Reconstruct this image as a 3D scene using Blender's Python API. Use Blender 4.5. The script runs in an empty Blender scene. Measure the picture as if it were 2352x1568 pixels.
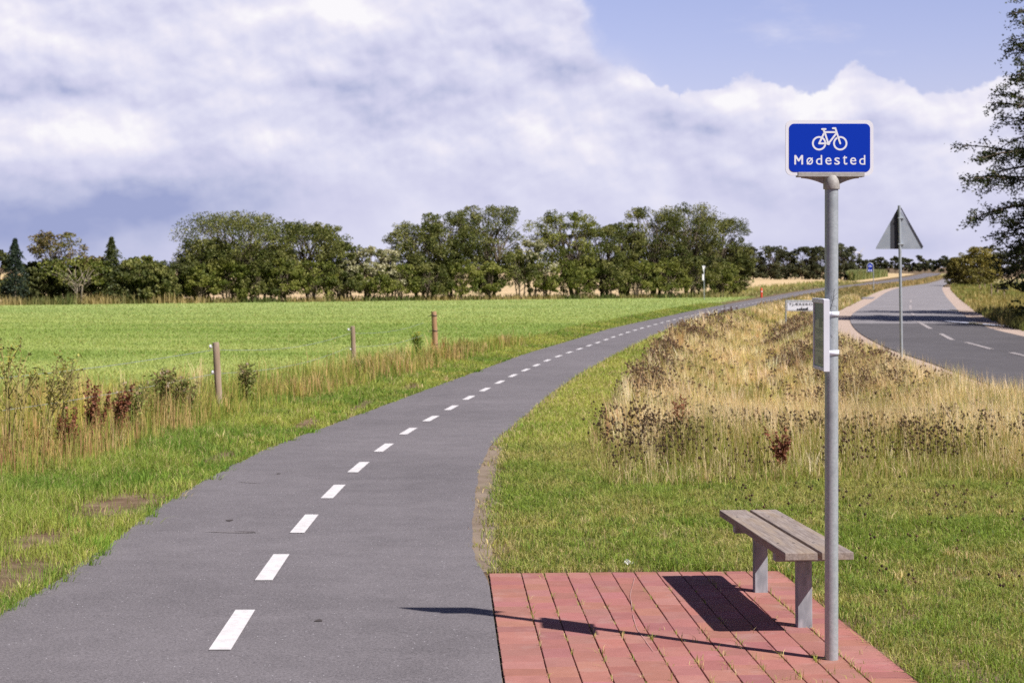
import bpy, math, random
import numpy as np
from mathutils import Vector, Matrix, Euler

C = bpy.context.scene.collection
rng = np.random.default_rng(7)
random.seed(7)
R = math.radians

# ------------------------------------------------------------------ camera, world, sun, exposure
F = 3796.0            # focal length in units of 1/2352 of the picture width (58.1 mm on a 36 mm film)
EYE = 1.6
cd = bpy.data.cameras.new("camera")
cam = bpy.data.objects.new("camera", cd); C.objects.link(cam)
cam.location = (0, 0, EYE); cam.rotation_euler = (R(90), 0, 0)
cd.sensor_width = 36; cd.lens = 58.1; cd.shift_y = -0.0727
cd.clip_start = 0.1; cd.clip_end = 12000
cd.dof.use_dof = True; cd.dof.focus_distance = 7.8; cd.dof.aperture_fstop = 7.5
bpy.context.scene.camera = cam
sc = bpy.context.scene
sc.view_settings.view_transform = 'Standard'; sc.view_settings.look = 'None'
sc.view_settings.exposure = 0.42; sc.view_settings.gamma = 1
sc.cycles.use_denoising = False; sc.cycles.max_bounces = 6; sc.cycles.transparent_max_bounces = 4

SUN_EL = R(47.5)
SUNV = Vector((0.818 * math.cos(SUN_EL), -0.575 * math.cos(SUN_EL), math.sin(SUN_EL)))
sd = bpy.data.lights.new("sun", 'SUN'); sd.energy = 5.0; sd.angle = R(0.53); sd.color = (1.0, 0.945, 0.88)
sun = bpy.data.objects.new("sun", sd); C.objects.link(sun)
sun.rotation_euler = SUNV.to_track_quat('Z', 'Y').to_euler()


def lin(r, g, b):
    f = lambda c: ((c / 255 + 0.055) / 1.055) ** 2.4 if c > 10 else c / 255 / 12.92
    return (f(r), f(g), f(b), 1)


class NT:
    """small helper for building node graphs"""
    def __init__(s, tree): s.t = tree; s.n = tree.nodes; s.l = tree.links
    def new(s, kind, **kw):
        n = s.n.new(kind)
        for k, v in kw.items(): setattr(n, k, v)
        return n
    def set(s, sock, v):
        if isinstance(v, bpy.types.NodeSocket): s.l.new(v, sock)
        elif v is not None: sock.default_value = v
    def math(s, op, a, b=None, c=None, clamp=False):
        n = s.new('ShaderNodeMath', operation=op, use_clamp=clamp)
        s.set(n.inputs[0], a)
        if b is not None: s.set(n.inputs[1], b)
        if c is not None: s.set(n.inputs[2], c)
        return n.outputs[0]
    def vmath(s, op, a, b=None, c=None):
        n = s.new('ShaderNodeVectorMath', operation=op)
        s.set(n.inputs[0], a)
        if b is not None: s.set(n.inputs[1], b)
        if c is not None: s.set(n.inputs[2], c)
        return n.outputs['Value'] if op in ('LENGTH', 'DOT_PRODUCT') else n.outputs[0]
    def noise(s, vec, scale, detail=4, rough=0.55, out=0, dist=0.0):
        n = s.new('ShaderNodeTexNoise')
        if vec is not None: s.set(n.inputs['Vector'], vec)
        n.inputs['Scale'].default_value = scale; n.inputs['Detail'].default_value = detail
        n.inputs['Roughness'].default_value = rough; n.inputs['Distortion'].default_value = dist
        return n.outputs[out]
    def mix(s, f, a, b, kind='MIX'):
        n = s.new('ShaderNodeMix', data_type='RGBA', blend_type=kind)
        s.set(n.inputs[0], f); s.set(n.inputs[6], a); s.set(n.inputs[7], b)
        return n.outputs[2]
    def ramp(s, f, stops, interp='LINEAR'):
        n = s.new('ShaderNodeValToRGB'); cr = n.color_ramp; cr.interpolation = interp
        while len(cr.elements) < len(stops): cr.elements.new(0.5)
        for e, (p, c) in zip(cr.elements, stops): e.position = p; e.color = c if len(c) == 4 else (*c, 1)
        s.set(n.inputs[0], f)
        return n.outputs[0]
    def smooth(s, v, lo, hi):
        n = s.new('ShaderNodeMapRange', interpolation_type='SMOOTHSTEP')
        s.set(n.inputs[0], v); n.inputs[1].default_value = lo; n.inputs[2].default_value = hi
        return n.outputs[0]


def sky_angle(x, y):
    """direction (azimuth, elevation) of a spot of the sky"""
    u = (x - 1176) / F; v = (612 - y) / F
    return math.atan(u), math.atan(v / math.sqrt(1 + u * u))


SKY_STRENGTH = 0.05


def build_world():
    w = bpy.data.worlds.new("World"); bpy.context.scene.world = w; w.use_nodes = True
    t = NT(w.node_tree); w.node_tree.nodes.clear()
    out = t.new('ShaderNodeOutputWorld'); bg = t.new('ShaderNodeBackground')
    t.l.new(bg.outputs[0], out.inputs[0]); bg.inputs[1].default_value = SKY_STRENGTH
    sky = t.new('ShaderNodeTexSky', sky_type='NISHITA'); sky.sun_disc = False
    sky.sun_elevation = SUN_EL; sky.sun_rotation = math.atan2(SUNV.x, SUNV.y)
    sky.air_density = 1.0; sky.dust_density = 0.6; sky.ozone_density = 2.0
    tc = t.new('ShaderNodeTexCoord')
    d = t.vmath('NORMALIZE', tc.outputs['Generated'])
    sp = t.new('ShaderNodeSeparateXYZ'); t.l.new(d, sp.inputs[0])
    az = t.math('ARCTAN2', sp.outputs[0], sp.outputs[1])
    el = t.math('ARCSINE', sp.outputs[2])
    comb = t.new('ShaderNodeCombineXYZ'); t.l.new(az, comb.inputs[0]); t.l.new(el, comb.inputs[1])
    P0 = comb.outputs[0]
    # warp: billowing edges
    w1 = t.noise(P0, 16, 5, 0.55, out=1)
    w1 = t.vmath('SUBTRACT', w1, (0.5, 0.5, 0.5))
    w1 = t.vmath('MULTIPLY', w1, (0.075, 0.034, 0))
    Pw = t.vmath('ADD', P0, w1)
    w2 = t.vmath('MULTIPLY', t.vmath('SUBTRACT', t.noise(P0, 48, 6, 0.6, out=1), (0.5, 0.5, 0.5)), (0.024, 0.020, 0))
    # brightness field
    blobs = [  # x, y, rx, ry, amplitude
        (120, 490, 560, 80, -0.42), (40, 600, 520, 110, -0.30), (520, 450, 420, 60, -0.20), (900, 425, 330, 36, -0.10), (120, 405, 380, 26, -0.16),
        (130, 300, 300, 40, 0.30), (330, 320, 150, 28, 0.16), (20, 290, 120, 50, 0.10), (60, 220, 260, 20, -0.20), (420, 205, 380, 22, -0.16),
        (605, 325, 75, 26, 0.32), (700, 300, 420, 26, -0.10), (770, 30, 90, 70, 0.42), (930, 30, 110, 60, 0.14), (480, 40, 100, 50, 0.20),
        (180, 95, 100, 46, 0.26), (360, 100, 60, 40, 0.14), (1040, 95, 50, 18, 0.22), (60, 40, 130, 70, 0.12), (620, 20, 80, 40, 0.18),
        (300, 30, 90, 40, -0.22), (470, 120, 110, 50, -0.18), (860, 130, 110, 70, -0.28), (960, 60, 100, 40, -0.14), (1240, 150, 130, 60, -0.22),
        (760, 190, 260, 26, -0.16), (1180, 235, 260, 26, -0.14), (640, 130, 160, 50, 0.12), (1130, 330, 260, 34, 0.12), (1290, 60, 110, 40, 0.08), (780, 265, 300, 20, -0.10),
        (1290, 260, 160, 40, 0.16), (1430, 200, 100, 50, 0.34), (1700, 225, 160, 34, 0.24), (1960, 220, 110, 60, 0.34),
        (2100, 250, 90, 40, 0.20), (2290, 230, 110, 60, 0.26), (1560, 250, 120, 26, -0.14), (1640, 290, 120, 20, -0.10), (1600, 350, 330, 26, 0.04),
        (2100, 470, 360, 60, -0.12), (2050, 570, 420, 50, -0.20), (1620, 420, 300, 24, -0.10), (2080, 325, 80, 12, -0.16), (1820, 300, 100, 16, -0.08),
        (1450, 520, 340, 60, -0.06), (1000, 480, 240, 60, 0.05), (2230, 400, 120, 40, 0.06), (1500, 450, 500, 14, -0.06),
    ]
    B = 0.60
    for i, (x, y, rx, ry, a) in enumerate(blobs):
        a0, e0 = sky_angle(x, y)
        q = t.vmath('MULTIPLY_ADD', Pw, (F / rx, F / ry, 0), (-a0 * F / rx, -e0 * F / ry, 0))
        l2 = t.vmath('DOT_PRODUCT', q, q)
        g = t.math('EXPONENT', t.math('MULTIPLY', l2, -1.0))
        B = t.math('MULTIPLY_ADD', g, a, B)
    # relief: the flank of each billow that faces the sun is bright, its far side grey
    def bil(p): return t.noise(t.vmath('MULTIPLY', p, (0.8, 1.0, 1)), 17, 3.5, 0.42, dist=0.12)
    rel = t.math('SUBTRACT', bil(P0), bil(t.vmath('ADD', P0, (0.0055, 0.0095, 0))))
    def bil2(p): return t.noise(t.vmath('MULTIPLY', p, (0.85, 1.0, 1)), 44, 5, 0.5, dist=0.12)
    rel2 = t.math('SUBTRACT', bil2(P0), bil2(t.vmath('ADD', P0, (0.0018, 0.0034, 0))))
    calm = t.smooth(el, sky_angle(1176, 560)[1], sky_angle(1176, 300)[1])
    calm = t.math('MULTIPLY_ADD', calm, 0.85, 0.15)
    B = t.math('MULTIPLY_ADD', t.math('MULTIPLY', rel, calm), 2.1, B)
    B = t.math('MULTIPLY_ADD', t.math('MULTIPLY', rel2, calm), 0.85, B)
    st = t.vmath('MULTIPLY', P0, (0.65, 1.0, 1))
    n1 = t.noise(st, 20, 5, 0.5, dist=0.15)
    n2 = t.noise(t.vmath('MULTIPLY', P0, (0.7, 1.0, 1)), 55, 5, 0.5, dist=0.15)
    B = t.math('MULTIPLY_ADD', t.math('MULTIPLY', t.math('SUBTRACT', n1, 0.5), t.math('MULTIPLY_ADD', calm, 0.6, 0.4)), 1.15, B)
    B = t.math('MULTIPLY_ADD', t.math('MULTIPLY', t.math('SUBTRACT', n2, 0.5), calm), 0.32, B)
    B = t.math('MULTIPLY_ADD', t.math('SUBTRACT', t.noise(t.vmath('MULTIPLY', P0, (0.6, 1.0, 1)), 150, 4, 0.55), 0.5), 0.05, B)
    k = 0.75 / SKY_STRENGTH
    def sc_(c, m=1.0): c = lin(*c); return (c[0] * k * m / 12, c[1] * k * m / 12, c[2] * k * m / 12, 1)
    cloud = t.ramp(B, [(0.0, sc_((158, 167, 208))), (0.22, sc_((190, 194, 224))), (0.42, sc_((209, 209, 235))),
                       (0.60, sc_((221, 221, 242))), (0.82, sc_((237, 234, 247))), (1.0, sc_((250, 248, 252)))])
    cloud = t.vmath('MULTIPLY', cloud, (12, 12, 12))
    # clear blue above the line of cumulus tops
    tops = [(-6000, -300), (1180, -300), (1300, -60), (1345, 60), (1395, 150), (1450, 148), (1500, 185), (1560, 222), (1600, 190),
            (1690, 182), (1730, 186), (1800, 205), (1840, 220), (1890, 205), (1930, 180), (1975, 158), (2010, 185), (2060, 198), (2110, 222),
            (2160, 205), (2230, 190), (2270, 172), (2352, 150), (2600, 190), (3200, 120), (5000, 60), (9000, -60)]
    lo, hi = -0.9, 1.15
    vals = []
    for x, y in tops:
        a0, e0 = sky_angle(x, y)
        vals.append(((a0 - lo) / (hi - lo), e0 * 4))
    n = t.new('ShaderNodeSeparateXYZ'); t.l.new(t.vmath('ADD', t.vmath('ADD', P0, w2), t.vmath('MULTIPLY', w1, (0.7, 1.2, 0))), n.inputs[0])
    ap = t.math('DIVIDE', t.math('SUBTRACT', n.outputs[0], lo), hi - lo)
    T = t.math('DIVIDE', t.ramp(ap, [(min(max(p, 0), 1), (v, v, v)) for p, v in vals]), 4.0)
    Fv = t.math('SUBTRACT', n.outputs[1], T)
    M = t.smooth(Fv, -0.0008, 0.0030)
    # towards the left the edge of the cloud deck is soft
    soft = t.smooth(Fv, -0.012, 0.02)
    left = t.smooth(az, sky_angle(1340, 0)[0], sky_angle(1560, 0)[0])
    M = t.math('ADD', t.math('MULTIPLY', M, left), t.math('MULTIPLY', soft, t.math('SUBTRACT', 1.0, left)))
    # thin wisps in the blue, broken cloud high overhead
    wis = t.smooth(t.noise(t.vmath('MULTIPLY', P0, (0.6, 1.6, 1)), 14, 8, 0.6), 0.54, 0.74)
    M = t.math('MULTIPLY', M, t.math('SUBTRACT', 1.0, t.math('MULTIPLY', wis, 0.45)))
    hc = t.smooth(t.noise(d, 3.0, 8, 0.55), 0.50, 0.62)
    M = t.math('MULTIPLY', M, t.math('SUBTRACT', 1.0, t.math('MULTIPLY', hc, t.smooth(el, 0.25, 0.4))))
    blue = t.vmath('MULTIPLY', sky.outputs[0], (1.10, 0.92, 1.22))
    # sky overhead, beside and behind the viewer is dimmed to hold down fill light
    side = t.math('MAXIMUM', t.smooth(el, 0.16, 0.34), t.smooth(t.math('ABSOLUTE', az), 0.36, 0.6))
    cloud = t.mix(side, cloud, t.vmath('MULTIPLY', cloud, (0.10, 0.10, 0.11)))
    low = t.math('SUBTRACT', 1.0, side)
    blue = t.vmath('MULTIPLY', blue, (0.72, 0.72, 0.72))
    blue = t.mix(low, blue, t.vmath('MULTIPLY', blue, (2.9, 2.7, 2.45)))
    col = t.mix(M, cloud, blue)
    # veil of haze in the lowest degrees
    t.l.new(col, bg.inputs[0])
build_world()


# ------------------------------------------------------------------ ground shape
def drop(Y):
    return EYE + 0.9 * np.tanh(np.maximum(Y, 0) / 33.0)


def P(x, y):
    """where a spot of the ground stands in the world, metres"""
    Y = 10.0
    for _ in range(60): Y = 0.5 * Y + 0.5 * F * float(drop(Y)) / (y - 612)
    return ((x - 1176) * Y / F, Y)


def curve(pts, pre=(), post=()):
    w = [P(*p) for p in pts]
    w = list(pre) + w + list(post)
    w.sort(key=lambda q: q[1])
    a = np.array(w)
    return lambda Y: np.interp(Y, a[:, 1], a[:, 0])


XL0 = curve([(0, 1412), (140, 1333), (320, 1195), (440, 1120), (600, 1035), (800, 962), (1000, 888), (1200, 815), (1400, 755),
             (1600, 712), (1720, 690)], pre=[(-2.3, -6), (-2.55, 5)],
            post=[(26.3, 155.5), (36.0, 191.7), (45.6, 222.2), (67.6, 296.5), (104.5, 431), (150, 600)])
XR0 = curve([(1154, 1567), (1120, 1318), (1085, 1290), (1085, 1190), (1100, 1080), (1130, 1020), (1200, 960), (1265, 905), (1330, 860),
             (1400, 822), (1500, 772), (1600, 736), (1700, 712), (1800, 692), (1890, 672)],
            pre=[(0.3, -6), (0.02, 5)], post=[(39.4, 191.7), (49.6, 222.2), (72.4, 296.5), (110.5, 431), (156, 600)])
XROL = curve([(2352, 911.6), (2228, 870.5), (2125.6, 829.5), (2079.5, 816.7), (2038.4, 801.3), (2002.6, 783.4), (1971.8, 765.4),
              (1956.4, 747.5), (1951.3, 734.7), (1956.4, 721.9), (1979.5, 707.8), (2007.7, 691.1), (2033.3, 673.2), (2059, 662.9),
              (2094.8, 656.5), (2125.6, 654), (2166.6, 642.4), (2174.3, 636)],
             pre=[(8.0, -6), (8.15, 10), (8.4, 20)], post=[(170, 600)])
XROR = curve([(2352, 774.4), (2307.6, 764), (2266.6, 755), (2207.6, 721.9), (2187, 698.8), (2171.8, 680.9), (2163.7, 665.5),
              (2166.6, 656.5), (2187, 648.8), (2194, 642)],
             pre=[(14.0, -6), (14.15, 10), (14.4, 20), (15.2, 38)], post=[(182, 600)])


def _sm(fn, r=1.6):
    def g(Y):
        Y = np.asarray(Y, float); s = np.minimum(r * np.maximum(Y, 4) / 25.0 + 0.2, 25)
        return (fn(Y) * 2 + fn(Y - s) + fn(Y + s) + fn(Y - s / 2) + fn(Y + s / 2)) / 6
    return g


XL, XR, XRL, XRR = _sm(XL0), _sm(XR0, 0.8), _sm(XROL), _sm(XROR)
def rag(Y, k): return 0.045 * (fbm(Y, Y * 0, 0.6, k, 3) - 0.5) + 0.012 * (fbm(Y, Y * 0, 0.09, k + 4, 2) - 0.5)
def XD(Y): return XR(Y) + 0.52 * (XRL(Y) - 1.0 - XR(Y))            # the ditch between path and road


def ss(v, a, b):
    t = np.clip((v - a) / (b - a), 0, 1); return t * t * (3 - 2 * t)


def g(X, Y):
    X = np.asarray(X, float); Y = np.asarray(Y, float)
    z = -0.9 * np.tanh(np.maximum(Y, 0) / 33.0)
    hw = np.maximum(XRL(Y) - 1.0 - XR(Y), 1) * 0.5
    dep = 0.55 * ss(Y, 17, 26) * (1 - ss(Y, 110, 150))
    q = (X - XD(Y)) / (hw * 0.52)
    z = z - dep * np.exp(-q ** 4)
    # shallow dip beyond the road
    return z


def vnoise(x, y, s, seed=0):
    x = np.asarray(x) / s + seed * 17.3; y = np.asarray(y) / s + seed * 7.7
    xi = np.floor(x).astype(np.int64); yi = np.floor(y).astype(np.int64)
    fx = x - xi; fy = y - yi; fx = fx * fx * (3 - 2 * fx); fy = fy * fy * (3 - 2 * fy)
    def h(a, b):
        n = (a * 374761393 + b * 668265263 + seed * 1442695) & 0x7fffffff
        n = ((n ^ (n >> 13)) * 1274126177) & 0x7fffffff
        return ((n ^ (n >> 16)) & 0xffff) / 65535.0
    return (h(xi, yi) * (1 - fx) + h(xi + 1, yi) * fx) * (1 - fy) + (h(xi, yi + 1) * (1 - fx) + h(xi + 1, yi + 1) * fx) * fy


def fbm(x, y, s, seed=0, o=3):
    v = 0; a = 1; t = 0
    for i in range(o): v = v + a * vnoise(x, y, s / 2 ** i, seed + i); t += a; a *= 0.55
    return v / t


# ------------------------------------------------------------------ materials
def mat(name, col=(0.5, 0.5, 0.5, 1), rough=0.7, metal=0.0, spec=0.3):
    m = bpy.data.materials.new(name); m.use_nodes = True
    p = m.node_tree.nodes['Principled BSDF']
    p.inputs['Base Color'].default_value = col if len(col) == 4 else (*col, 1)
    p.inputs['Roughness'].default_value = rough; p.inputs['Metallic'].default_value = metal
    p.inputs['Specular IOR Level'].default_value = spec
    return m, NT(m.node_tree), p


def noisy(name, c1, c2, scale=5, detail=6, rough=0.8, spec=0.25, metal=0.0, bump=0.0, bscale=None, c3=None, s3=40, coord='Object', stretch=None, thr=(0.35, 0.65), bdist=0.002):
    m, t, p = mat(name, (1, 1, 1, 1), rough, metal, spec)
    tc = t.new('ShaderNodeTexCoord'); v = tc.outputs[coord]
    if stretch: v = t.vmath('MULTIPLY', v, stretch)
    n = t.smooth(t.noise(v, scale, detail, 0.6), *thr)
    col = t.mix(n, (*c1[:3], 1), (*c2[:3], 1))
    if c3 is not None:
        n3 = t.smooth(t.noise(v, s3, 3, 0.6), 0.5, 0.72)
        col = t.mix(n3, col, (*c3[:3], 1))
    t.l.new(col, p.inputs['Base Color'])
    if bump:
        b = t.new('ShaderNodeBump'); b.inputs['Strength'].default_value = bump; b.inputs['Distance'].default_value = bdist
        t.l.new(t.noise(v, bscale or scale * 4, 5, 0.6), b.inputs['Height']); t.l.new(b.outputs[0], p.inputs['Normal'])
    return m


def leafmat(name, trans=0.3, rough=0.55, spec=0.25, tint=(1, 1, 1)):
    """takes each blade's or leaf's own colour from the mesh"""
    m, t, p = mat(name, (1, 1, 1, 1), rough, 0, spec)
    a = t.new('ShaderNodeVertexColor'); a.layer_name = 'Col'
    c = t.vmath('MULTIPLY', a.outputs[0], tint)
    t.l.new(c, p.inputs['Base Color'])
    tr = t.new('ShaderNodeBsdfTranslucent'); mx = t.new('ShaderNodeMixShader'); mx.inputs[0].default_value = trans
    t.l.new(t.vmath('MULTIPLY', c, (1.15, 1.1, 0.75)), tr.inputs[0])
    out = t.n['Material Output']
    t.l.new(p.outputs[0], mx.inputs[1]); t.l.new(tr.outputs[0], mx.inputs[2]); t.l.new(mx.outputs[0], out.inputs[0])
    return m


def asphalt(name, c, speck=0.5, wear=0.25, rough=0.75):
    m, t, p = mat(name, (1, 1, 1, 1), rough, 0, 0.35)
    v = t.new('ShaderNodeTexCoord').outputs['Object']
    big = t.noise(v, 0.35, 5, 0.6); mid = t.noise(v, 3.0, 5, 0.65); fine = t.noise(v, 75, 2, 0.9); f2 = t.noise(v, 180, 2, 0.8)
    k = t.math('MULTIPLY_ADD', t.math('SUBTRACT', big, 0.5), wear * 1.2, 1.0)
    k = t.math('MULTIPLY_ADD', t.math('SUBTRACT', mid, 0.5), wear, k)
    strk = t.smooth(t.noise(t.vmath('MULTIPLY', v, (0.5, 5.0, 1)), 1.6, 5, 0.7), 0.56, 0.80)
    k = t.math('MULTIPLY_ADD', strk, 0.16, k)
    k = t.math('MULTIPLY_ADD', t.math('SUBTRACT', fine, 0.5), speck * 2.4, k)
    k = t.math('MULTIPLY_ADD', t.math('SUBTRACT', f2, 0.5), speck * 2.0, k)
    col = t.vmath('MULTIPLY', c, None)
    n = col.node; t.l.new(k, n.inputs[1])
    n.inputs[0].default_value = c
    vo = t.new('ShaderNodeTexVoronoi'); t.l.new(v, vo.inputs['Vector']); vo.inputs['Scale'].default_value = 45
    rnd = t.new('ShaderNodeSeparateXYZ'); t.l.new(vo.outputs['Color'], rnd.inputs[0])
    dot = t.math('MULTIPLY', t.math('LESS_THAN', vo.outputs['Distance'], 0.16), t.math('GREATER_THAN', rnd.outputs[0], 0.93))
    dk = t.math('MULTIPLY', t.math('LESS_THAN', vo.outputs['Distance'], 0.22), t.math('LESS_THAN', rnd.outputs[0], 0.05))
    cc = t.mix(t.math('MULTIPLY', dot, 0.75), col, (0.75, 0.73, 0.78, 1))
    cc = t.mix(t.math('MULTIPLY', dk, 0.5), cc, (0.05, 0.045, 0.05, 1))
    t.l.new(cc, p.inputs['Base Color'])
    b = t.new('ShaderNodeBump'); b.inputs['Strength'].default_value = 0.5; b.inputs['Distance'].default_value = 0.003
    t.l.new(fine, b.inputs['Height']); t.l.new(b.outputs[0], p.inputs['Normal'])
    return m


M = {}
M['soil'] = noisy('soil', (0.125, 0.08, 0.052), (0.23, 0.165, 0.11), 3, 8, 0.95, 0.1, bump=0.6, bscale=60, c3=(0.10, 0.12, 0.035), s3=0.9, bdist=0.01)
M['path'] = asphalt('path_asphalt', (0.166, 0.152, 0.163), 0.70, 0.50)
M['road_old'] = asphalt('old_asphalt', (0.25, 0.235, 0.25), 0.4, 0.5)
M['road_new'] = asphalt('fresh_asphalt', (0.105, 0.098, 0.105), 0.4, 0.5)
M['paint'] = noisy('white_road_paint', (0.74, 0.72, 0.74), (0.62, 0.60, 0.61), 14, 8, 0.6, 0.3, bump=0.2)
M['paint_worn'] = noisy('worn_road_paint', (0.46, 0.42, 0.42), (0.24, 0.22, 0.23), 5, 6, 0.7, 0.2)
M['gravel'] = noisy('pink_gravel', (0.50, 0.39, 0.33), (0.36, 0.28, 0.24), 25, 6, 0.9, 0.1, bump=0.7, bscale=90, c3=(0.66, 0.55, 0.48), s3=50, bdist=0.01)
M['dirt'] = noisy('path_edge_dirt', (0.20, 0.155, 0.12), (0.27, 0.215, 0.17), 2.5, 8, 0.95, 0.1, bump=0.05, bscale=40, bdist=0.003)
M['field'] = noisy('field_soil', (0.22, 0.30, 0.08), (0.32, 0.38, 0.12), 0.5, 8, 0.95, 0.1, c3=(0.36, 0.38, 0.15), s3=2.5)
M['stubble'] = noisy('stubble', (0.66, 0.49, 0.30), (0.52, 0.39, 0.22), 0.25, 8, 0.95, 0.1, c3=(0.42, 0.36, 0.17), s3=0.08, stretch=(0.25, 1, 1))
M['dry'] = noisy('far_verge', (0.38, 0.31, 0.15), (0.24, 0.25, 0.09), 0.3, 8, 0.95, 0.1, c3=(0.48, 0.38, 0.21), s3=0.12)
M['grass'] = leafmat('grass_blades', 0.34, tint=(1.12, 1.14, 1.05))
M['straw'] = leafmat('dry_grass_stalks', 0.35, 0.6, 0.2)
M['leaf'] = leafmat('tree_leaves', 0.22, 0.55, 0.25)
M['weed'] = leafmat('weed_leaves', 0.25)
M['bark'] = noisy('bark', (0.11, 0.085, 0.06), (0.22, 0.18, 0.14), 6, 6, 0.9, 0.1, bump=0.5)
M['bark_pale'] = noisy('pale_bark', (0.30, 0.25, 0.19), (0.42, 0.36, 0.28), 6, 6, 0.9, 0.1, bump=0.5)
M['galv'] = noisy('galvanised_steel', (0.38, 0.42, 0.45), (0.46, 0.50, 0.54), 90, 6, 0.42, 0.5, metal=0.35, bump=0.06, c3=(0.35, 0.385, 0.42), s3=14)
M['galv_leg'] = noisy('galvanised_leg', (0.245, 0.26, 0.295), (0.385, 0.40, 0.44), 14, 8, 0.6, 0.4, metal=0.15, bump=0.1, stretch=(1, 1, 0.35), c3=(0.52, 0.51, 0.55), s3=11)
M['cast'] = noisy('cast_aluminium', (0.36, 0.345, 0.33), (0.46, 0.445, 0.43), 60, 6, 0.6, 0.4, metal=0.2, bump=0.3)
M['signblue'] = mat('blue_sign_film', (0.001, 0.034, 0.44, 1), 0.6, 0, 0.12)[0]
M['signwhite'] = mat('white_sign_film', (0.78, 0.79, 0.87, 1), 0.45, 0, 0.35)[0]
M['black'] = mat('black_print', (0.02, 0.02, 0.025, 1), 0.5)[0]
M['red'] = noisy('red_plastic', (0.62, 0.05, 0.03), (0.70, 0.08, 0.04), 8, 3, 0.45, 0.4)
M['whiteplastic'] = mat('white_plastic', (0.85, 0.85, 0.88, 1), 0.4)[0]
M['aluwhite'] = noisy('white_aluminium', (0.68, 0.70, 0.79), (0.74, 0.76, 0.85), 6, 3, 0.4, 0.4)
M['alushade'] = noisy('brushed_aluminium', (0.42, 0.42, 0.50), (0.50, 0.50, 0.58), 6, 3, 0.45, 0.4, metal=0.2)
M['signgrey'] = noisy('grey_sign_back', (0.30, 0.335, 0.39), (0.36, 0.395, 0.45), 3, 4, 0.55, 0.4, metal=0.2)
M['signdark'] = mat('dark_sign_plate', (0.05, 0.052, 0.065, 1), 0.6)[0]
M['post'] = noisy('weathered_post', (0.30, 0.22, 0.16), (0.44, 0.35, 0.28), 9, 8, 0.9, 0.1, bump=0.7, stretch=(1, 1, 0.18), c3=(0.17, 0.13, 0.10), s3=7, bdist=0.008)
M['post_new'] = noisy('brown_post', (0.36, 0.21, 0.12), (0.47, 0.30, 0.19), 9, 8, 0.9, 0.1, bump=0.5, stretch=(1, 1, 0.18), bdist=0.006)
M['wire'] = mat('dark_wire', (0.05, 0.045, 0.05, 1), 0.5)[0]
M['water'] = mat('puddle_water', (0.05, 0.05, 0.06, 1), 0.03, 0, 0.9)[0]
M['darkbox'] = mat('dark_painted_metal', (0.025, 0.03, 0.028, 1), 0.5)[0]
M['bluebarrel'] = mat('blue_plastic', (0.01, 0.06, 0.42, 1), 0.4)[0]
M['paper'] = noisy('crumpled_paper', (0.8, 0.79, 0.78), (0.68, 0.67, 0.66), 20, 4, 0.8, 0.1)


def wood_mat():
    m, t, p = mat('weathered_wood', (1, 1, 1, 1), 0.75, 0, 0.2)
    v = t.new('ShaderNodeTexCoord').outputs['Object']
    s = t.vmath('MULTIPLY', v, (1, 0.045, 1))
    grain = t.noise(s, 95, 6, 0.65, dist=0.4); band = t.noise(t.vmath('MULTIPLY', v, (1, 0.10, 1)), 17, 4, 0.5)
    blot = t.noise(v, 6, 6, 0.6); bl2 = t.noise(v, 24, 5, 0.6)
    c = t.mix(t.smooth(grain, 0.35, 0.68), (0.205, 0.165, 0.150, 1), (0.36, 0.305, 0.275, 1))
    c = t.mix(t.math('MULTIPLY', t.smooth(band, 0.4, 0.65), 0.5), c, (0.36, 0.275, 0.195, 1))
    c = t.mix(t.math('MULTIPLY', t.smooth(blot, 0.5, 0.72), 0.45), c, (0.42, 0.38, 0.37, 1))
    c = t.mix(t.math('MULTIPLY', t.smooth(bl2, 0.6, 0.78), 0.45), c, (0.13, 0.11, 0.10, 1))
    t.l.new(c, p.inputs['Base Color'])
    b = t.new('ShaderNodeBump'); b.inputs['Strength'].default_value = 0.5; b.inputs['Distance'].default_value = 0.002
    t.l.new(grain, b.inputs['Height']); t.l.new(b.outputs[0], p.inputs['Normal'])
    return m


M['wood'] = wood_mat()


def brick_mat():
    m, t, p = mat('red_paver', (1, 1, 1, 1), 0.85, 0, 0.2)
    a = t.new('ShaderNodeVertexColor'); a.layer_name = 'Col'
    v = t.new('ShaderNodeTexCoord').outputs['Object']
    n1 = t.noise(v, 9, 6, 0.6); n2 = t.noise(v, 260, 3, 0.8)
    k = t.math('MULTIPLY_ADD', t.math('SUBTRACT', n1, 0.5), 0.35, 1.0)
    k = t.math('MULTIPLY_ADD', t.math('SUBTRACT', n2, 0.5), 0.8, k)
    c = t.vmath('MULTIPLY', a.outputs[0], None); t.l.new(k, c.node.inputs[1])
    st = t.smooth(t.noise(v, 5.0, 7, 0.62), 0.52, 0.75)
    c = t.mix(t.math('MULTIPLY', st, 0.35), c, (0.44, 0.30, 0.28, 1))
    dk = t.smooth(t.noise(v, 2.6, 7, 0.62), 0.55, 0.75)
    c = t.mix(t.math('MULTIPLY', dk, 0.35), c, (0.25, 0.105, 0.088, 1))
    t.l.new(c, p.inputs['Base Color'])
    b = t.new('ShaderNodeBump'); b.inputs['Strength'].default_value = 0.5; b.inputs['Distance'].default_value = 0.002
    t.l.new(n2, b.inputs['Height']); t.l.new(b.outputs[0], p.inputs['Normal'])
    return m


M['brick'] = brick_mat()
M['joint'] = noisy('joint_sand', (0.11, 0.085, 0.055), (0.20, 0.17, 0.10), 20, 6, 0.95, 0.1, c3=(0.09, 0.12, 0.03), s3=6)


# ------------------------------------------------------------------ object helpers
def tag(o, label=None, cat=None, group=None, kind=None):
    if label: o['label'] = label
    if cat: o['category'] = cat
    if group: o['group'] = group
    if kind: o['kind'] = kind
    return o


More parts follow.
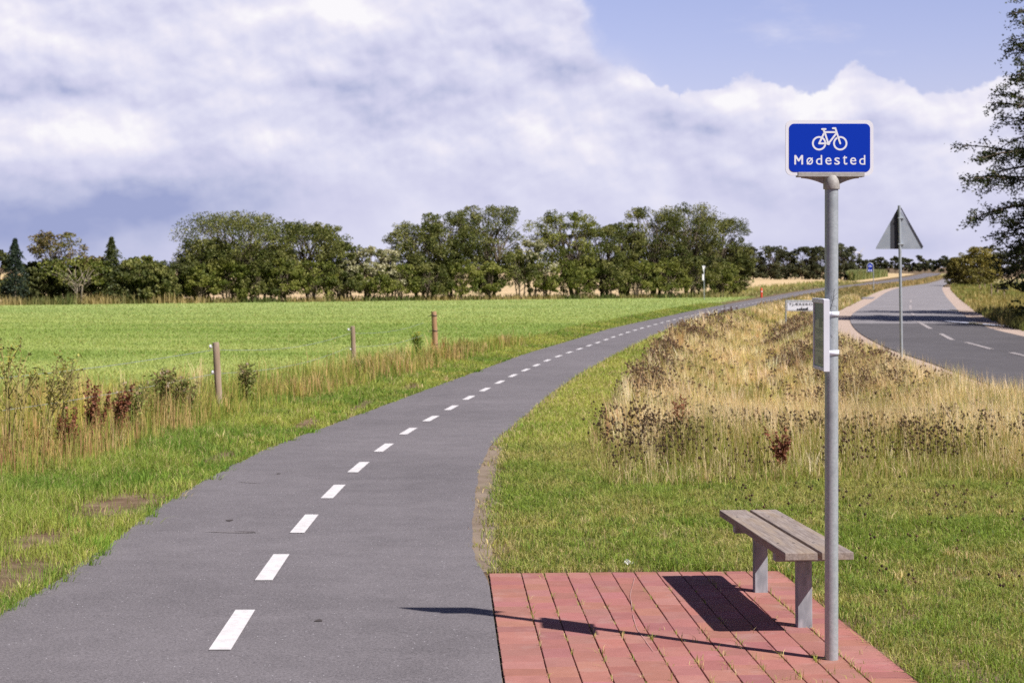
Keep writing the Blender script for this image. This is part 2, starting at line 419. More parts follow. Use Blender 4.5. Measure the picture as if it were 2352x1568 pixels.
def link(name, me, parent=None, loc=None):
    o = bpy.data.objects.new(name, me); C.objects.link(o)
    if parent is not None: o.parent = parent
    if loc is not None: o.location = loc
    return o


def empty(name, loc, rz=0.0, rx=0.0, ry=0.0):
    o = bpy.data.objects.new(name, None); C.objects.link(o); o.location = loc; o.rotation_euler = (rx, ry, rz)
    o.empty_display_size = 0.1
    return o


def npmesh(name, V, Fa, m, col=None, smooth=False):
    """V (n,3); Fa list of arrays of equal-length faces"""
    me = bpy.data.meshes.new(name)
    V = np.asarray(V, np.float32); me.vertices.add(len(V)); me.vertices.foreach_set('co', V.ravel())
    loops = np.concatenate([f.ravel() for f in Fa]).astype(np.int32)
    tot = np.concatenate([np.full(len(f), f.shape[1], np.int32) for f in Fa])
    start = np.concatenate([[0], np.cumsum(tot)[:-1]]).astype(np.int32)
    me.loops.add(len(loops)); me.loops.foreach_set('vertex_index', loops)
    me.polygons.add(len(tot)); me.polygons.foreach_set('loop_start', start)
    try: me.polygons.foreach_set('loop_total', tot)
    except Exception: pass
    me.polygons.foreach_set('use_smooth', np.full(len(tot), bool(smooth)))
    if col is not None:
        a = me.color_attributes.new('Col', 'FLOAT_COLOR', 'POINT')
        c = np.ones((len(V), 4), np.float32); c[:, :3] = col
        a.data.foreach_set('color', c.ravel())
    for mm in (m if isinstance(m, (list, tuple)) else [m]): me.materials.append(mm)
    me.update(calc_edges=True)
    return me


class MB:
    """collects simple solids into ONE mesh"""
    def __init__(s): s.v = []; s.f = []; s.mi = []; s.sm = []
    def add(s, vs, fs, mi=0, sm=False):
        b = len(s.v); s.v += [tuple(p) for p in vs]
        for f in fs: s.f.append([b + i for i in f]); s.mi.append(mi); s.sm.append(sm)
    def box(s, x0, x1, y0, y1, z0, z1, mi=0, ch=0.0):
        if ch <= 0:
            vs = [(x, y, z) for z in (z0, z1) for y in (y0, y1) for x in (x0, x1)]
            s.add(vs, [(0, 2, 3, 1), (4, 5, 7, 6), (0, 1, 5, 4), (2, 6, 7, 3), (0, 4, 6, 2), (1, 3, 7, 5)], mi); return
        # chamfered box
        c = ch; vs = []; key = {}
        X = (x0, x1); Y = (y0, y1); Z = (z0, z1)
        for i in (0, 1):
            for j in (0, 1):
                for k in (0, 1):
                    sx = 1 if i == 0 else -1; sy = 1 if j == 0 else -1; sz = 1 if k == 0 else -1
                    for a in range(3):
                        p = [X[i], Y[j], Z[k]]
                        if a != 0: p[0] += sx * c
                        if a != 1: p[1] += sy * c
                        if a != 2: p[2] += sz * c
                        key[(i, j, k, a)] = len(vs); vs.append(p)
        K = lambda i, j, k, a: key[(i, j, k, a)]
        fs = []
        for i in (0, 1):
            q = [K(i, 0, 0, 0), K(i, 1, 0, 0), K(i, 1, 1, 0), K(i, 0, 1, 0)]; fs.append(q if i else q[::-1])
            q = [K(0, i, 0, 1), K(0, i, 1, 1), K(1, i, 1, 1), K(1, i, 0, 1)]; fs.append(q if i else q[::-1])
            q = [K(0, 0, i, 2), K(1, 0, i, 2), K(1, 1, i, 2), K(0, 1, i, 2)]; fs.append(q if i else q[::-1])
        for a_, b_ in ((0, 0), (0, 1), (1, 0), (1, 1)):
            fs.append([K(a_, b_, 0, 0), K(a_, b_, 1, 0), K(a_, b_, 1, 1), K(a_, b_, 0, 1)])
            fs.append([K(a_, 0, b_, 0), K(a_, 1, b_, 0), K(a_, 1, b_, 2), K(a_, 0, b_, 2)])
            fs.append([K(0, a_, b_, 1), K(1, a_, b_, 1), K(1, a_, b_, 2), K(0, a_, b_, 2)])
        for i in (0, 1):
            for j in (0, 1):
                for k in (0, 1): fs.append([K(i, j, k, 0), K(i, j, k, 1), K(i, j, k, 2)])
        s.add(vs, fs, mi)
    def tube(s, pts, rad, n=10, mi=0, cap=True, sm=True):
        pts = [Vector(p) for p in pts]; rad = rad if isinstance(rad, (list, tuple)) else [rad] * len(pts)
        vs = []; fs = []; up0 = None
        for i, p in enumerate(pts):
            t = (pts[min(i + 1, len(pts) - 1)] - pts[max(i - 1, 0)]).normalized()
            if up0 is None: up0 = Vector((1, 0, 0)) if abs(t.x) < 0.8 else Vector((0, 1, 0))
            a = (up0 - t * up0.dot(t)).normalized(); up0 = a; b = t.cross(a)
            for k in range(n):
                w = 2 * math.pi * k / n
                vs.append(p + (a * math.cos(w) + b * math.sin(w)) * rad[i])
        for i in range(len(pts) - 1):
            for k in range(n):
                k2 = (k + 1) % n
                fs.append((i * n + k, i * n + k2, (i + 1) * n + k2, (i + 1) * n + k))
        s.add(vs, fs, mi, sm)
        if cap:
            s.add(vs[:n], [tuple(range(n))[::-1]], mi); s.add(vs[-n:], [tuple(range(n))], mi)
    def prism(s, poly, y0, y1, mi=0):
        """a flat outline in x,z given a thickness along y"""
        n = len(poly); vs = [(x, y0, z) for x, z in poly] + [(x, y1, z) for x, z in poly]
        fs = [tuple(range(n)), tuple(range(2 * n - 1, n - 1, -1))]
        fs += [(i, i + n, (i + 1) % n + n, (i + 1) % n) for i in range(n)]
        s.add(vs, fs, mi)
    def build(s, name, m, parent=None, loc=None):
        me = bpy.data.meshes.new(name); me.from_pydata(s.v, [], s.f)
        for mm in (m if isinstance(m, (list, tuple)) else [m]): me.materials.append(mm)
        me.polygons.foreach_set('material_index', s.mi); me.polygons.foreach_set('use_smooth', s.sm)
        me.update(); return link(name, me, parent, loc)


def rrect(x0, x1, z0, z1, r, n=8):
    out = []
    for cx, cz, a0 in ((x1 - r, z1 - r, 0), (x0 + r, z1 - r, 90), (x0 + r, z0 + r, 180), (x1 - r, z0 + r, 270)):
        for k in range(n + 1):
            a = R(a0 + 90 * k / n); out.append((cx + r * math.cos(a), cz + r * math.sin(a)))
    return out


def sheet(name, fa, fb, ys, m, dz, nx=4, kind='structure', cols=None):
    """a strip of ground between two curves"""
    ys = np.asarray(ys, float); A = fa(ys); Bv = fb(ys); T = np.linspace(0, 1, nx + 1)
    X = A[:, None] * (1 - T) + Bv[:, None] * T; Y = np.repeat(ys[:, None], nx + 1, 1)
    Z = g(X, Y) + (dz(Y) if callable(dz) else dz)
    V = np.stack([X, Y, Z], -1).reshape(-1, 3); n = len(ys); i = np.arange(n - 1)[:, None] * (nx + 1) + np.arange(nx)[None]
    Fq = np.stack([i, i + 1, i + nx + 2, i + nx + 1], -1).reshape(-1, 4)
    o = link(name, npmesh(name, V, [Fq], m, smooth=True)); tag(o, kind=kind); return o


def yl(a, b, s=0.5):
    out = [a]
    while out[-1] < b: out.append(out[-1] + max(s, (out[-1] - 14) * 0.02))
    out[-1] = b
    return np.array(out)


# ------------------------------------------------------------------ the setting
xs = np.unique(np.concatenate([-np.geomspace(12, 4500, 45)[::-1], np.arange(-12, 30, 0.4), np.geomspace(30, 4500, 45)]))
ysg = np.unique(np.concatenate([np.linspace(-60, 0, 10), np.arange(0, 60, 0.5), np.arange(60, 160, 2.0), np.geomspace(160, 9000, 40)]))
X, Y = np.meshgrid(xs, ysg); Z = g(X, Y)
V = np.stack([X, Y, Z], -1).reshape(-1, 3); nx = len(xs)
i = (np.arange(len(ysg) - 1)[:, None] * nx + np.arange(nx - 1)[None])
tag(link('ground', npmesh('ground', V, [np.stack([i, i + 1, i + nx + 1, i + nx], -1).reshape(-1, 4)], M['soil'], smooth=True)), kind='structure')


def hedge_y(X): return 127 + 0.56 * np.asarray(X)          # the hedgerow at the far edge of the green field
FIELD_R = lambda Y: XL(Y) - 1.55 - 0.75 * (1 - ss(Y, 40, 60))


def poly_sheet(name, fn_in, x0, x1, y0, y1, st, m, dz):
    gx = np.arange(x0, x1 + st, st); gy = np.arange(y0, y1 + st, st); X, Y = np.meshgrid(gx, gy)
    return X, Y


# green field: rows run away from the viewer, clipped by the belt of weeds and by the hedge
def field_sheet():
    ys = yl(9, 150, 1.0); cols = []
    A = np.where(ys > 60, (ys - 127) / 0.56 - 0, -90.0); A = np.maximum(A, -90)
    Bx = FIELD_R(ys)
    keep = A < Bx; ys = ys[keep]; A = A[keep]; Bx = Bx[keep]
    fa = lambda q: np.interp(q, ys, A); fb = lambda q: np.interp(q, ys, Bx)
    sheet('green_field', fa, fb, ys, M['field'], 0.012, nx=40)
field_sheet()
sheet('stubble_field', lambda Y: np.maximum(-300, -np.inf) + 0 * Y, lambda Y: np.minimum((Y - 131) / 0.56, XL(Y) - 3.0), yl(100, 700, 2), M['stubble'], 0.03, nx=30)
sheet('stubble_field', lambda Y: XRR(Y) + 8, lambda Y: XRR(Y) + 260, yl(330, 600, 2), M['stubble'], 0.05, nx=10)
sheet('far_verge', lambda Y: XR(Y) + 0.3, lambda Y: XRL(Y) - 1.1, yl(108, 620, 2), M['dry'], 0.02, nx=10)
sheet('far_verge', lambda Y: XRR(Y) + 1.0, lambda Y: XRR(Y) + 60, yl(84, 330, 2), M['dry'], 0.02, nx=10)
sheet('path_edge', lambda Y: XR(Y) - 0.05, lambda Y: XR(Y) + 0.02 + 0.15 * np.exp(-((Y - 15.5) / 4.5) ** 2) + 0.12 * fbm(Y, 0 * Y, 0.8, 3), yl(10.1, 40, 0.1), M['dirt'], 0.004, nx=3)
sheet('bike_path', lambda Y: XL(Y) + 1.6 * rag(Y, 90), lambda Y: XR(Y) + rag(Y, 95) * ss(Y, 9.8, 11), yl(-6, 600, 0.06), M['path'], lambda Y: 0.008 + 0.0004 * Y, nx=6)
sheet('road_shoulder', lambda Y: XRL(Y) - 0.85 - 0.3 * fbm(Y, 0 * Y, 1.5, 5), lambda Y: XRL(Y) + 0.1, yl(-6, 200, 0.4), M['gravel'], lambda Y: 0.006 + 0.0003 * Y, nx=4)
sheet('road_shoulder', lambda Y: XRR(Y) - 0.1, lambda Y: XRR(Y) + 0.8 + 0.3 * fbm(Y, 0 * Y, 1.5, 6), yl(-6, 200, 0.4), M['gravel'], lambda Y: 0.006 + 0.0003 * Y, nx=4)
sheet('road', XRL, XRR, yl(71, 600, 0.6), M['road_old'], lambda Y: 0.014 + 0.0005 * Y, nx=8)
sheet('road', XRL, XRR, yl(-6, 71, 0.6), M['road_new'], lambda Y: 0.016 + 0.0005 * Y, nx=8)
# asphalt link between path and road
sheet('side_path', lambda Y: XRL(Y) - 5.2, lambda Y: XRL(Y) - 0.3, yl(127, 134, 1), M['road_old'], 0.06, nx=4)

# ---- painted dashes
bike_z = lambda Y: -0.9 * np.tanh(Y / 33.0) + 0.008 + 0.0004 * Y


def dash(name, cx, cy, dx, dy, L, W, zf, m, taper=0.0):
    n = math.hypot(dx, dy); dx /= n; dy /= n; px, py = dy, -dx
    mb = MB(); vs = []
    K = 4
    for k in range(K + 1):
        s = (k / K - 0.5) * L
        for q in (-1, 1):
            x = cx + dx * s + px * q * W / 2; y = cy + dy * s + py * q * W / 2
            if abs(q) and (k in (0, K)): y = cy + dy * s          # the ends are cut square to the road's axis
            vs.append((x, y, float(zf(y)) + 0.004))
    mb.add(vs, [(2 * k, 2 * k + 1, 2 * k + 3, 2 * k + 2) for k in range(K)])
    o = mb.build(name, m); tag(o, kind='structure'); return o


dpix = [(536, 1448), (627, 1305), (700, 1205), (766, 1131), (824, 1075), (882, 1030), (938, 992), (990, 963), (1037, 938), (1077, 915), (1114, 896),
        (1148, 879), (1178, 864), (1207, 851), (1232, 840), (1257, 829)]
cpts = [P(*p) for p in dpix]
XC = lambda Y: (XL(Y) + XR(Y)) / 2
yy = cpts[-1][1]; last = cpts[-1]
off = last[0] - float(XC(last[1]))
mb_y = last[1]
while mb_y < 175:
    sl = float(XC(mb_y + 1) - XC(mb_y)); mb_y += 2.25 / math.hypot(1, sl)
    cpts.append((float(XC(mb_y)) + off * math.exp(-(mb_y - last[1]) / 20), mb_y))
for k, (x, y) in enumerate(cpts):
    a = cpts[max(k - 1, 0)]; b = cpts[min(k + 1, len(cpts) - 1)]
    dash('path_marking', x, y, b[0] - a[0], b[1] - a[1], 1.03, 0.104, bike_z, M['paint'])
def stains():
    mb = MB()
    for (x, y, w_, h_, a_) in [(732, 1429, 9, 2.5, 0.02), (527, 1198, 8, 2, 0.0), (560, 1225, 24, 1.6, 0.02), (640, 1090, 4, 1.0, 0)]:
        a, b = P(x - w_, y), P(x + w_, y + a_ * w_); d = P(x, y - h_)[1] - P(x, y + h_)[1]; n = 10; vs = []
        for k in range(n):
            q = 2 * math.pi * k / n; r_ = 1 + .25 * math.sin(3 * q + x); xx = (a[0] + b[0]) / 2 + (b[0] - a[0]) / 2 * math.cos(q) * r_; yy_ = a[1] + d / 2 * math.sin(q) * r_
            vs.append((xx, yy_, float(bike_z(yy_)) + 0.003))
        mb.add(vs, [tuple(range(n))])
    tag(mb.build('path_stain', mat('path_stain', (0.065, 0.055, 0.055, 1), 0.9)[0]), kind='structure')
    mb = MB()
    for (x1, x2, y, th_) in [(465, 598, 1224, 0.9), (548, 600, 1109, 0.7)]:
        vs = []; n = 8
        for k in range(n + 1):
            t_ = k / n; x = x1 + (x2 - x1) * t_; a = P(x, y + 3 * t_ - th_ * math.sin(math.pi * t_)); b = P(x, y + 3 * t_ + th_ * math.sin(math.pi * t_) + .05)
            for q in (a, b): vs.append((q[0], q[1], float(bike_z(q[1])) + 0.0035))
        mb.add(vs, [(2 * k, 2 * k + 1, 2 * k + 3, 2 * k + 2) for k in range(n)])
    tag(mb.build('path_scratch', mat('path_scratch', (0.22, 0.20, 0.21, 1), 0.9)[0]), kind='structure')
stains()
# one more dash behind the nearest (under the viewer's feet)
dash('path_marking', -1.32, 6.25, -0.05, 1, 1.0, 0.104, bike_z, M['paint'])
# dashes of the road centre line
road_z = lambda Y: -0.9 * np.tanh(Y / 33.0) + 0.020 + 0.0005 * Y
for (x1, y1), (x2, y2) in [((2108, 740), (2138, 757)), ((2160, 768), (2188, 783)), ((2218, 788), (2277, 804)), ((2322, 812), (2385, 827)),
                           ((2090.6, 702), (2091, 713)), ((2091.5, 690), (2092, 697)), ((2094, 719), (2098, 727))]:
    a = P(x1, y1); b = P(x2, y2); L = math.hypot(a[0] - b[0], a[1] - b[1])
    dash('road_marking', (a[0] + b[0]) / 2, (a[1] + b[1]) / 2, a[0] - b[0], a[1] - b[1], L, 0.17, road_z, M['paint_worn'])
# puddles at the road edge
for (x1, x2, y1, y2) in ((2236, 2272, 740, 754), (2195, 2208, 712, 718)):
    cxp, cyp = P((x1 + x2) / 2, (y1 + y2) / 2); rx = (x2 - x1) / 2 * cyp / F; ry = (P(x1, y1)[1] - P(x1, y2)[1]) / 2
    mb = MB(); n = 20; vs = []
    for k in range(n):
        a = 2 * math.pi * k / n; q = 1 + 0.18 * math.sin(3 * a + 1) + 0.1 * math.sin(5 * a)
        ex, ey = rx * q * math.cos(a), ry * q * math.sin(a); vs.append((cxp + ex - ey * 0.12, cyp + ey, -0.9 * math.tanh(cyp / 33) + 0.085))
    mb.add(vs, [tuple(range(n))]); tag(mb.build('puddle', M['water']), kind='structure')


# ---- red concrete pavers
PO = np.array([-0.142, 10.009]); pa = R(2.1)
EX = np.array([math.cos(pa), math.sin(pa) * 1.4]); EY = np.array([math.sin(pa), -math.cos(pa)])
def pav(u, v): q = PO + EX * u + EY * v; return q


def pavement():
    V = []; Fq = []; col = []
    def brick(u0, u1, v0, v1, c):
        dzr = rng.uniform(-0.0007, 0.0007); tx = rng.uniform(-0.0009, 0.0009); ty = rng.uniform(-0.0002, 0.0002)
        ch = 0.0018; b = len(V); jit = rng.uniform(-0.0009, 0.0009, 4) * np.array([1, 1, .5, .5])
        u0 += jit[0]; u1 += jit[1]; v0 += jit[2]; v1 += jit[3]
        cr = 0.006
        def ring(e, z):
            q_ = e * 0.8; pts = [(u0 + e + cr, v0 + q_), (u1 - e - cr, v0 + q_), (u1 - e, v0 + q_ + cr), (u1 - e, v1 - q_ - cr), (u1 - e - cr, v1 - q_), (u0 + e + cr, v1 - q_), (u0 + e, v1 - q_ - cr), (u0 + e, v0 + q_ + cr)]
            for (u, v) in pts:
                q = pav(u, v); zz = -0.9 * math.tanh(q[1] / 33) + z + dzr + tx * ((u - u0) / (u1 - u0) - .5) * 2 + ty * ((v - v0) / (v1 - v0) - .5) * 2
                V.append((q[0], q[1], zz)); col.append(c)
        ring(0, -0.01); ring(0, 0.012 - ch); ring(ch, 0.012)
        for r_ in range(2):
            for k in range(8):
                k2 = (k + 1) % 8; Fq.append((b + r_ * 8 + k, b + r_ * 8 + k2, b + (r_ + 1) * 8 + k2, b + (r_ + 1) * 8 + k))
        tops.append([b + 16 + k for k in range(8)])
    tops = []
    def colr():
        base = np.array([0.375, 0.165, 0.142]) * rng.uniform(0.86, 1.10) * np.array([1, rng.uniform(0.90, 1.08), rng.uniform(0.90, 1.1)])
        return base
    # left border, bricks laid sideways
    g1, g2 = 0.0028, 0.0017
    v = 0.0
    while v < 5.2: brick(0.004, 0.197 - g1, v + g2, v + 0.14 - g2, colr()); v += 0.14
    for c in range(10):
        u = 0.197 + 0.1373 * c; v = -0.10 if c % 2 else 0.0
        if c % 2: brick(u + g1, u + 0.1373 - g1, 0.0 + g2, 0.10 - g2, colr()); v = 0.10
        while v < 5.2: brick(u + g1, u + 0.1373 - g1, v + g2, v + 0.2025 - g2, colr()); v += 0.2025
    u = 0.197 + 1.373; v = 0.0
    while v < 5.2: brick(u + g1, u + 0.205, v + g2 + 0.001, v + 0.14 - g2 - 0.001, colr()); v += 0.14
    V = np.array(V); Fq = np.array(Fq); T8 = np.array(tops)
    me = npmesh('pavement', V, [Fq, T8], M['brick'], col=np.array(col))
    tag(link('pavement', me), kind='structure')
    # the sand between them
    n = 24; vs = []
    for j in range(n + 1):
        for uu in (0.0, 1.78):
            q = pav(uu, 5.3 * j / n); vs.append((q[0], q[1], -0.9 * math.tanh(q[1] / 33) + 0.0035))
    mb = MB(); mb.add(vs, [(2 * j, 2 * j + 1, 2 * j + 3, 2 * j + 2) for j in range(n)])
    tag(mb.build('paving_sand', M['joint']), kind='structure')
    # chalk scrawl on the pavers
    line = [(125, 225), (112, 280), (95, 340), (78, 400), (70, 450), (73, 495), (84, 540), (98, 660), (104, 700), (118, 770), (138, 830), (155, 890), (200, 960), (260, 1030), (290, 1080), (320, 1120), (370, 1190)]
    w_ = [P(1435.5 + .17614 * a, 1292 + .17614 * b) for a, b in line]; mb = MB(); vs = []
    for k, (x, y) in enumerate(w_):
        for q in (-1, 1): vs.append((x + q * 0.0017 * (1 + .5 * math.sin(k * 2.3)), y, -0.9 * math.tanh(y / 33) + 0.0155))
    mb.add(vs, [(2 * k, 2 * k + 1, 2 * k + 3, 2 * k + 2) for k in range(len(w_) - 1) if k != 7])
    tag(mb.build('pavement_chalk_marking', mat('chalk', (0.47, 0.27, 0.25, 1), 0.9)[0]), kind='structure')
pavement()


# ------------------------------------------------------------------ grass and stalks
def blades(name, X, Y, h, w, col, lean, m, curl=0.35, tipw=0.0, z0=None, lx=0.0, ly=0.0):
    n = len(X); Z = g(X, Y) if z0 is None else z0
    ph = rng.uniform(0, 2 * np.pi, n); th = rng.uniform(0, 2 * np.pi, n); ln = np.abs(rng.normal(0, 1, n)) * lean
    wx = np.cos(ph) * w / 2; wy = np.sin(ph) * w / 2
    dx = np.cos(th) * ln * h + lx * h; dy = np.sin(th) * ln * h + ly * h
    V = np.zeros((n, 5, 3), np.float32)
    V[:, 0] = np.stack([X - wx, Y - wy, Z - 0.01], 1); V[:, 1] = np.stack([X + wx, Y + wy, Z - 0.01], 1)
    mx = X + dx * curl; my = Y + dy * curl; mz = Z + h * 0.6
    V[:, 2] = np.stack([mx + wx * .8, my + wy * .8, mz], 1); V[:, 3] = np.stack([mx - wx * .8, my - wy * .8, mz], 1)
    V[:, 4] = np.stack([X + dx, Y + dy, Z + h * (1 - 0.25 * np.minimum(ln, 1))], 1)
    b = np.arange(n)[:, None] * 5
    Q = b + np.array([[0, 1, 2, 3]]); T = b + np.array([[3, 2, 4]])
    c = np.repeat(col, 5, 0)
    return V.reshape(-1, 3), Q, T, c


def make_blades(name, parts, m, label=None, cat=None):
    Vs, Qs, Ts, Cs = [], [], [], []; o = 0
    for V, Q, T, c in parts: Vs.append(V); Qs.append(Q + o); Ts.append(T + o); Cs.append(c); o += len(V)
    ob = link(name, npmesh(name, np.concatenate(Vs), [np.concatenate(Qs), np.concatenate(Ts)], m, col=np.concatenate(Cs)))
    tag(ob, label, cat, kind='stuff'); return ob


def scatter(fa, fb, y0, y1, dens, mask=None):
    """random spots between two curves; dens(Y) per square metre"""
    st = 0.25; ys = np.arange(y0, y1, st); A = np.maximum(fa(ys), -0.36 * ys - 2.0); Bx = np.minimum(fb(ys), 0.36 * ys + 2.0)
    wd = np.maximum(Bx - A, 0); cnt = rng.poisson(wd * st * dens(ys)); idx = np.repeat(np.arange(len(ys)), cnt)
    Y = ys[idx] + rng.uniform(0, st, len(idx)); X = A[idx] + rng.uniform(0, 1, len(idx)) * wd[idx]
    if mask is not None:
        k = rng.uniform(0, 1, len(X)) < mask(X, Y); X = X[k]; Y = Y[k]
    return X, Y


def clump(X, Y, k, r, seed=0):
    """turn each spot into a tuft: spots around it, outward lean, a common height"""
    n = len(X); cnt = rng.poisson(k, n) + 1; i = np.repeat(np.arange(n), cnt); m = len(i)
    a = rng.uniform(0, 2 * np.pi, m); q = np.abs(rng.normal(0, 1, m)); rr = (r[i] if hasattr(r, '__len__') else r)
    return X[i] + np.cos(a) * q * rr, Y[i] + np.sin(a) * q * rr, np.cos(a) * q, np.sin(a) * q, i


def pal(n, cols, wts, jit=0.15):
    cols = np.array(cols); wts = np.array(wts, float); wts = wts / wts.sum()
    k = rng.choice(len(cols), n, p=wts); c = cols[k] * rng.uniform(1 - jit, 1 + jit, (n, 1)) * rng.uniform(0.94, 1.06, (n, 3))
    return c


GREEN = (0.13, 0.20, 0.035); MIDG = (0.225, 0.305, 0.052); YG = (0.40, 0.42, 0.10); STRAW = (0.66, 0.53, 0.29); TAN = (0.50, 0.37, 0.20)
PINK = (0.50, 0.36, 0.24); DKG = (0.08, 0.13, 0.03); OLIVE = (0.37, 0.36, 0.11); GOLD = (0.50, 0.42, 0.15)
PAVR = lambda Y: PO[0] + EX[0] * 1.775 + (10.009 - Y) * math.tan(pa)


def lawn_left(Y): return np.where(Y < 9.6, PAVR(Y) + 0.005, XR(Y) + 0.01)
def tall_left(Y): return XR(Y) + np.interp(Y, [15, 20, 35, 60, 100], [1.15, 1.15, 1.2, 0.55, 0.3]) + 0.25 * (fbm(Y, Y * 0, 2.0, 9) - 0.5)
TALL_START = lambda X: 14.3 + 0.12 * np.asarray(X) + 1.4 * (vnoise(X, X * 0, 1.1, 21) - 0.5)


def make_lawn():
    fb = lambda Y: np.where(Y < 17.5, 8.0, tall_left(Y) + 1.1)
    parts = []
    def mask(X, Y):
        m = 0.62 + 0.5 * fbm(X, Y, 0.8, 2)
        m = np.where((Y > TALL_START(X) + 1.8) & (X > tall_left(Y) + 1.0), 0, m)
        m = np.where((Y < 10.022 + 0.0513 * (X + 0.142)) & (X < PAVR(Y) + 0.008), 0, m)
        m = np.where((Y < 10.009) & (X < PAVR(Y) + 0.008), 0, m)
        near = X - XR(Y) - 0.12 - 0.14 * np.exp(-((Y - 16) / 4.5) ** 2); m = np.where(Y > 10.1, m * ss(near, -0.16, 0.05 + 0.25 * vnoise(X, Y, 0.3, 6)), m)
        m = m * np.where(fbm(X, Y, 0.22, 96) > 0.62, 0.45, 1.0)
        return np.clip(m, 0, 1)
    X, Y = scatter(lawn_left, fb, 5.5, 19, lambda Y: 8000 * np.clip(10 / np.maximum(Y, 8), 0, 1.1) ** 1.1, mask)
    n = len(X); q = fbm(X, Y, 1.3, 4); q2 = fbm(X, Y, 0.28, 8)
    gr = np.clip((q - 0.5) * 3.2 + (q2 - 0.5) * 1.6 + 0.42 + rng.normal(0, 0.22, n) + 0.25 * ss(X, 0.8, 2.6), 0, 1)[:, None]
    c = (np.array(MIDG) * gr + np.array(OLIVE) * (1 - gr)) * rng.uniform(0.7, 1.3, (n, 1))
    dead = rng.uniform(0, 1, n) < 0.13 + 0.22 * (1 - gr[:, 0]); c[dead] = np.array(STRAW) * rng.uniform(0.65, 1.05, (dead.sum(), 1))
    dk = rng.uniform(0, 1, n) < 0.15; c[dk] = np.array(DKG) * rng.uniform(0.8, 1.3, (dk.sum(), 1))
    h = (0.028 + 0.055 * rng.uniform(0, 1, n) ** 1.3 + 0.05 * np.maximum(q2 - 0.45, 0) * 2 + 0.03 * ss(Y, 12, 15)) * np.where(dead, 0.8, 1)
    edge = np.where(Y < 10.3, 0.8, 1); h = h * edge
    w = 0.0032 * np.maximum(Y, 8) / 9 * rng.uniform(0.6, 1.7, n)
    parts.append(blades('lawn', X, Y, h, w, c, 1.15, None))
    # tufts
    cx_, cy_ = scatter(lawn_left, lambda Y: np.where(Y < 17.5, 8.0, tall_left(Y) + .5), 5.5, 22, lambda Y: 26 * np.clip(10 / np.maximum(Y, 8), 0, 1.1), lambda X, Y: mask(X, Y) * np.clip(fbm(X, Y, 0.9, 172) * 3 - 0.9, 0, 1))
    X, Y, ax, ay, i = clump(cx_, cy_, 20, 0.022); nc = len(cx_)
    cc = pal(nc, [(0.16, 0.27, 0.04), (0.27, 0.35, 0.07), (0.44, 0.44, 0.14), (0.66, 0.54, 0.30)], [4, 3, 2, 1.5], 0.15); hc = rng.uniform(0.05, 0.11, nc) * np.where(cy_ < 10.6, 0.7, 1)
    n = len(X); parts.append(blades('lawn', X, Y, hc[i] * rng.uniform(0.5, 1.1, n), 0.0040 * np.maximum(Y, 8) / 9 * rng.uniform(0.6, 1.4, n), cc[i] * rng.uniform(0.75, 1.25, (n, 1)), 0.4, None, lx=ax * 0.5, ly=ay * 0.45))
    # clover and plantain leaves in the lawn
    X, Y = scatter(lawn_left, lambda Y: Y * 0 + 8.0, 5.5, 16, lambda Y: 90 * 10 / np.maximum(Y, 8), lambda X, Y: mask(X, Y) * np.clip(fbm(X, Y, 0.5, 190) * 5 - 2.3, 0.02, 1))
    n = len(X); c = pal(n, [(0.20, 0.34, 0.06), (0.30, 0.42, 0.10), (0.13, 0.24, 0.05)], [2, 1, 1], .2)
    parts.append(blades('lawn', X, Y, rng.uniform(0.03, 0.07, n), rng.uniform(0.008, 0.02, n), c, 1.3, None))
    # blades and crumbs scattered over the bare edge of the path
    X, Y = scatter(lambda Y: XR(Y) - 0.05, lambda Y: XR(Y) + 0.32, 10.2, 26, lambda Y: 1400 * 10 / Y, lambda X, Y: np.clip(fbm(X, Y, 0.35, 180) * 3.4 - 1.5, 0.03, 1) * ss(X - XR(Y), -0.06, 0.10))
    n = len(X); c = pal(n, [MIDG, YG, STRAW, TAN, (0.20, 0.15, 0.10)], [3, 2, 2, 2, 2], .25)
    parts.append(blades('lawn', X, Y, rng.uniform(0.01, 0.06, n), 0.0042 * Y / 10 * rng.uniform(0.6, 1.5, n), c, 1.3, None))
    # strip along the path farther on
    X, Y = scatter(lambda Y: XR(Y) + 0.03, lambda Y: tall_left(Y) + 0.35, 19, 110, lambda Y: 5200 * (10 / Y) ** 1.3, lambda X, Y: np.clip(ss(X - XR(Y), -0.05, 0.35), 0.25, 1))
    n = len(X); gr = np.clip((fbm(X, Y, 2.0, 4) - 0.5) * 2.2 + 0.45 + rng.normal(0, 0.25, n), 0, 1)[:, None]
    c = (np.array(MIDG) * gr + np.array(YG) * (1 - gr)) * rng.uniform(0.8, 1.3, (n, 1))
    dead = rng.uniform(0, 1, n) < 0.22; c[dead] = np.array(STRAW) * rng.uniform(0.7, 1.05, (dead.sum(), 1))
    h = rng.uniform(0.04, 0.12, n) * (1 + 0.6 * ss(Y, 30, 60)); w = 0.0032 * Y / 9 * rng.uniform(0.7, 1.4, n)
    parts.append(blades('lawn', X, Y, h, w, c, 0.7, None))
    # tufts in the paver joints
    us = []; 
    for k in range(900):
        cidx = rng.integers(0, 12); u = 0.197 + 0.1373 * min(cidx, 10); v = rng.uniform(0, 4.4)
        dens = 0.25 + 0.75 * ss(v, 1.4, 3) * ss(cidx, 1, 5); dens = max(dens, 0.5 if v < 0.25 else 0) * (0.3 + 1.0 * float(vnoise(u * 3, v, 0.35, 12)))
        if rng.uniform() < dens * 0.75:
            for _ in range(rng.integers(2, 8)): us.append((u + rng.normal(0, 0.006), v + rng.normal(0, 0.02)))
